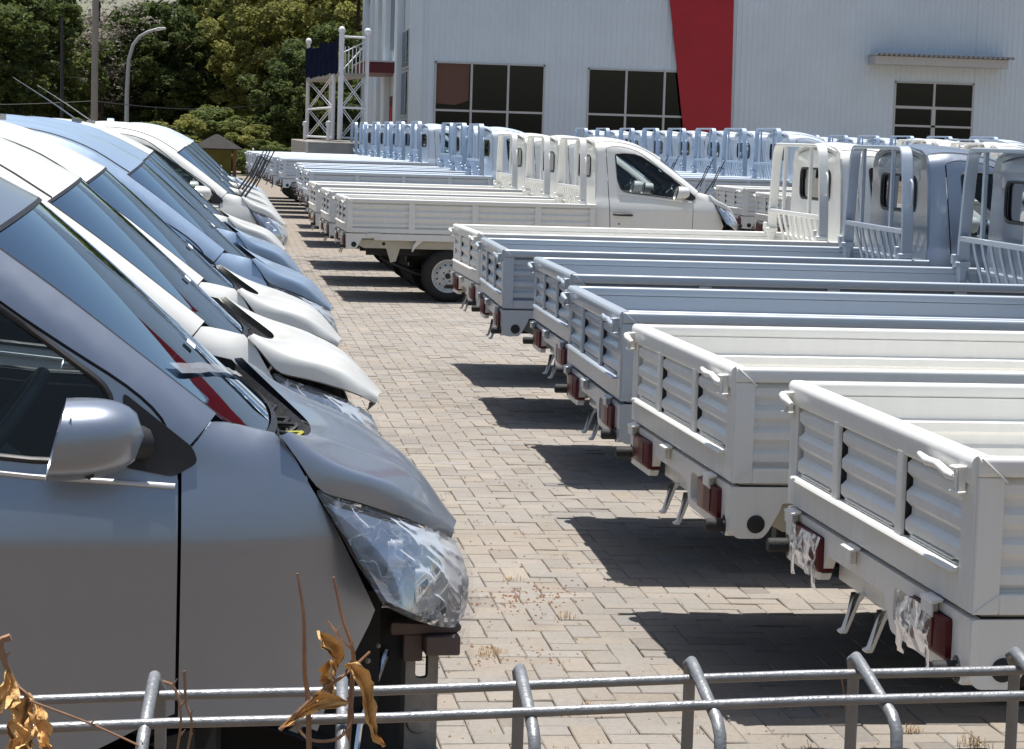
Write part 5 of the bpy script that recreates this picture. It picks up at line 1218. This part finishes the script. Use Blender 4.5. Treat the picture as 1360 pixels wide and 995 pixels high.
def crown_mesh(nm, seed, Rr, Hh, ncl, nlf, lsz, spread=.55, yb=.6):
    r = np.random.RandomState(seed); P = []; T = []; N = []
    cen = []
    while len(cen) < ncl:
        p = r.uniform(-1, 1, 3)
        if .25 < np.linalg.norm(p) < 1: cen.append(p * [Rr, Rr, Hh / 2])
    cen = np.array(cen)
    rad = r.uniform(.5, 1.15, ncl) * spread * Rr * .5; tc = r.uniform(0, 1, ncl)
    idx = r.randint(0, ncl, nlf); dd = r.normal(0, 1, (nlf, 3)); dd /= np.linalg.norm(dd, axis=1)[:, None]
    pos = cen[idx] + dd * (rad[idx] * r.uniform(.55, 1.05, nlf) ** .6)[:, None] * [1, 1, yb]
    t = np.clip(.55 * tc[idx] + .45 * r.uniform(0, 1, nlf), 0, 1)
    a = r.normal(0, 1, (nlf, 3)); a[:, 2] *= .5; a /= np.linalg.norm(a, axis=1)[:, None]; b_ = np.cross(a, dd + r.normal(0, .6, (nlf, 3))); b_ /= np.linalg.norm(b_, axis=1)[:, None] + 1e-9
    s = lsz * r.uniform(.55, 1.3, nlf); a *= s[:, None]; b_ *= (s * .55)[:, None]
    V = np.stack([pos - a, pos - b_ * .9, pos + a, pos + b_], 1).reshape(-1, 3)
    me = bpy.data.meshes.new(nm); me.vertices.add(len(V)); me.vertices.foreach_set('co', V.astype('f').ravel())
    me.loops.add(nlf * 4); me.loops.foreach_set('vertex_index', np.arange(nlf * 4, dtype='i')); me.polygons.add(nlf); me.polygons.foreach_set('loop_start', np.arange(0, nlf * 4, 4, dtype='i')); me.polygons.foreach_set('loop_total', np.full(nlf, 4, 'i'))
    me.update(); at = me.attributes.new('tone', 'FLOAT', 'POINT'); at.data.foreach_set('value', np.repeat(t, 4).astype('f')); return me
crA = [crown_mesh('crown', 10 + i, 2.6, 5.2, 80, 13000, .12, .38, .75) for i in range(3)]
crB = [crown_mesh('crown', 20 + i, 3.0, 6.5, 150, 21000, .12, .30, .8) for i in range(3)]
crD = crown_mesh('crown', 31, 2.6, 4.2, 26, 2600, .09, .7)
def tree(x, y, h, cr_, lm, s, label, cat='tree', grp='trees behind the yard'):
    t = empty('tree', (x, y, .15), 0, label, cat, grp)
    mb = MB(); r_ = random.Random(int(x * 31 + y)); mb.tube([(0, 0, 0), (.1, 0, h * .3), (-.05, .05, h * .6), (0, 0, h * .95)], [.17, .13, .09, .02], 8)
    for k in range(6):
        a = r_.uniform(0, 6.28); z = h * (.3 + .1 * k); l = r_.uniform(.8, 1.8); mb.tube([(0, 0, z), (math.cos(a) * l * .5, math.sin(a) * l * .5, z + l * .4), (math.cos(a) * l, math.sin(a) * l, z + l * .9)], [.07, .045, .015], 6)
    obj('trunk', mb.mesh('trunk', smooth=60), M['bark'], t)
    for (dz_, sc) in ((h * .68, s), (h * .38, s * .85)):
        o = obj('crown', cr_, M[lm], t, loc=(r_.uniform(-.3, .3), r_.uniform(-.3, .3), dz_)); o.scale = (sc, sc, sc * .8 if dz_ < h * .5 else sc); o.rotation_euler = (0, 0, r_.uniform(0, 6.28))
TL = [(-11.0, 92, 9.5, crA[0], 'l_dark', 1.1, 'dark green tree at the far left edge of the picture'), (-8.9, 86, 9.0, crA[1], 'l_dark', 1.25, 'tall dark tree filling the left picture edge above the cabs'),
      (-7.9, 92, 9.6, crA[0], 'l_dark', 1.1, 'tall dark tree between the left edge and the pale branches'), (-7.0, 96, 6.3, crA[2], 'l_mid', .9, 'lower green tree between the dark left tree and the black pole'), (-5.2, 104, 6.0, crA[0], 'l_mid', .95, 'green tree behind the black pole, under the pale branches'),
      (-3.3, 100, 6.2, crA[1], 'l_dark', 1.0, 'dark green tree behind the concrete pole'), (-1.6, 98, 6.8, crB[0], 'l_dark', .85, 'dark tree just right of the street lamp pole'),
      (.2, 100, 8.6, crB[1], 'l_olive', .85, 'tall yellowing tree right of the street lamp head'), (2.0, 96, 7.8, crB[2], 'l_olive', .85, 'leafy olive tree above the hut roof'),
      (3.6, 100, 9.6, crB[0], 'l_olive', .95, 'yellow-olive tree above the steel tower'), (5.6, 95, 9.6, crB[1], 'l_olive', .95, 'yellow-olive tree meeting the building corner'),
      (7.6, 102, 9.5, crB[2], 'l_olive', .95, 'yellowing tree mostly hidden behind the building'), (1.0, 108, 9.2, crB[2], 'l_olive', 1.0, 'tall olive tree at the back between the two yellowing ones'),
      (4.4, 90, 5.0, crA[1], 'l_dark', .9, 'dark low tree in the shade behind the tower'), (2.9, 88, 4.2, crA[2], 'l_dark', .75, 'small dark tree left of the tower foot'),
      (-2.2, 110, 7.4, crB[1], 'l_dark', .9, 'back tree whose top nearly closes the gap above the lamp'), (-6.4, 112, 5.6, crA[1], 'l_dark', 1.1, 'dark back tree low behind the pale branches'), (-13, 100, 9, crA[1], 'l_dark', 1.2, 'dark tree just outside the left of the row')]
for a in TL: tree(*a)
tree(-5.0, 98, 8.2, crD, 'l_dry', .95, 'pale nearly bare tree against the white sky between the poles')
tree(-3.2, 103, 8.4, crD, 'l_dry', .8, 'second pale sparse tree right of the concrete pole top')
def bush(x, y, s, lm, label):
    t = empty('bush', (x, y, .15), 0, label, 'bush', 'bushes at the foot of the trees')
    o = obj('foliage', crA[int(abs(x) * 7) % 3], M[lm], t, loc=(0, 0, .62 * s)); o.scale = (.36 * s, .36 * s, .24 * s); o.rotation_euler = (0, 0, x)
    mb = MB(); mb.tube([(0, 0, 0), (0, 0, .6 * s)], [.05, .03], 6); obj('stem', mb.mesh('bush_stem'), M['bark'], t)
BL_ = [(-7.2, 84, 1.6, 'l_mid', 'green bush at the far left behind the roofs'), (-5.9, 85, 1.5, 'l_dark', 'dark bush left of the black pole foot'), (-4.9, 84, 1.5, 'l_mid', 'bright bush at the black pole foot'), (-3.8, 86, 1.3, 'l_dark', 'dark bush behind the concrete pole foot'),
       (-2.5, 86, 1.5, 'l_mid', 'green bush right of the street lamp foot'), (-1.3, 87, 1.7, 'l_olive', 'yellowish bush left of the hut'), (-.2, 88, 2.0, 'l_mid', 'green bush directly above the hut roof'), (.9, 87, 1.7, 'l_olive', 'orange-tinted bush right above the hut'),
       (1.6, 84, 1.1, 'l_mid', 'low hedge-like bush right of the hut'), (2.2, 85, 1.0, 'l_mid', 'low bright bush beside the concrete plinth'), (-8.4, 86, 1.6, 'l_dark', 'dark bush at the left picture edge')]
for a in BL_: bush(*a)
# distant wood closing the view
wdv = crown_mesh('distant_wood', 77, 1, 1, 1, 10, .1)
r = np.random.RandomState(5); nlf = 42000
pos = np.stack([r.uniform(-34, 12, nlf), r.uniform(118, 128, nlf), r.uniform(0, 1, nlf) ** 1.05], 1)
hh = 5.4 + 1.1 * np.sin(pos[:, 0] * .55) + .8 * np.sin(pos[:, 0] * 1.7 + 1) + np.where(pos[:, 0] > -1.5, 4.5, 0); pos[:, 2] *= hh
a = r.normal(0, 1, (nlf, 3)); a /= np.linalg.norm(a, axis=1)[:, None]; b_ = np.cross(a, r.normal(0, 1, (nlf, 3))); b_ /= np.linalg.norm(b_, axis=1)[:, None]; s = .24 * r.uniform(.5, 1.3, nlf); a *= s[:, None]; b_ *= (s * .6)[:, None]
V = np.stack([pos - a, pos - b_, pos + a, pos + b_], 1).reshape(-1, 3)
me = bpy.data.meshes.new('wood'); me.vertices.add(len(V)); me.vertices.foreach_set('co', V.astype('f').ravel()); me.loops.add(nlf * 4); me.loops.foreach_set('vertex_index', np.arange(nlf * 4, dtype='i')); me.polygons.add(nlf); me.polygons.foreach_set('loop_start', np.arange(0, nlf * 4, 4, dtype='i')); me.polygons.foreach_set('loop_total', np.full(nlf, 4, 'i')); me.update()
at = me.attributes.new('tone', 'FLOAT', 'POINT'); at.data.foreach_set('value', np.repeat(np.clip(.5 * (np.sin(pos[:, 0] * 1.9) * .5 + .5) + .5 * r.uniform(0, 1, nlf), 0, 1), 4).astype('f'))
obj('distant_wood', me, M['l_dark'], kind='stuff', label='dark distant wood behind the trees')
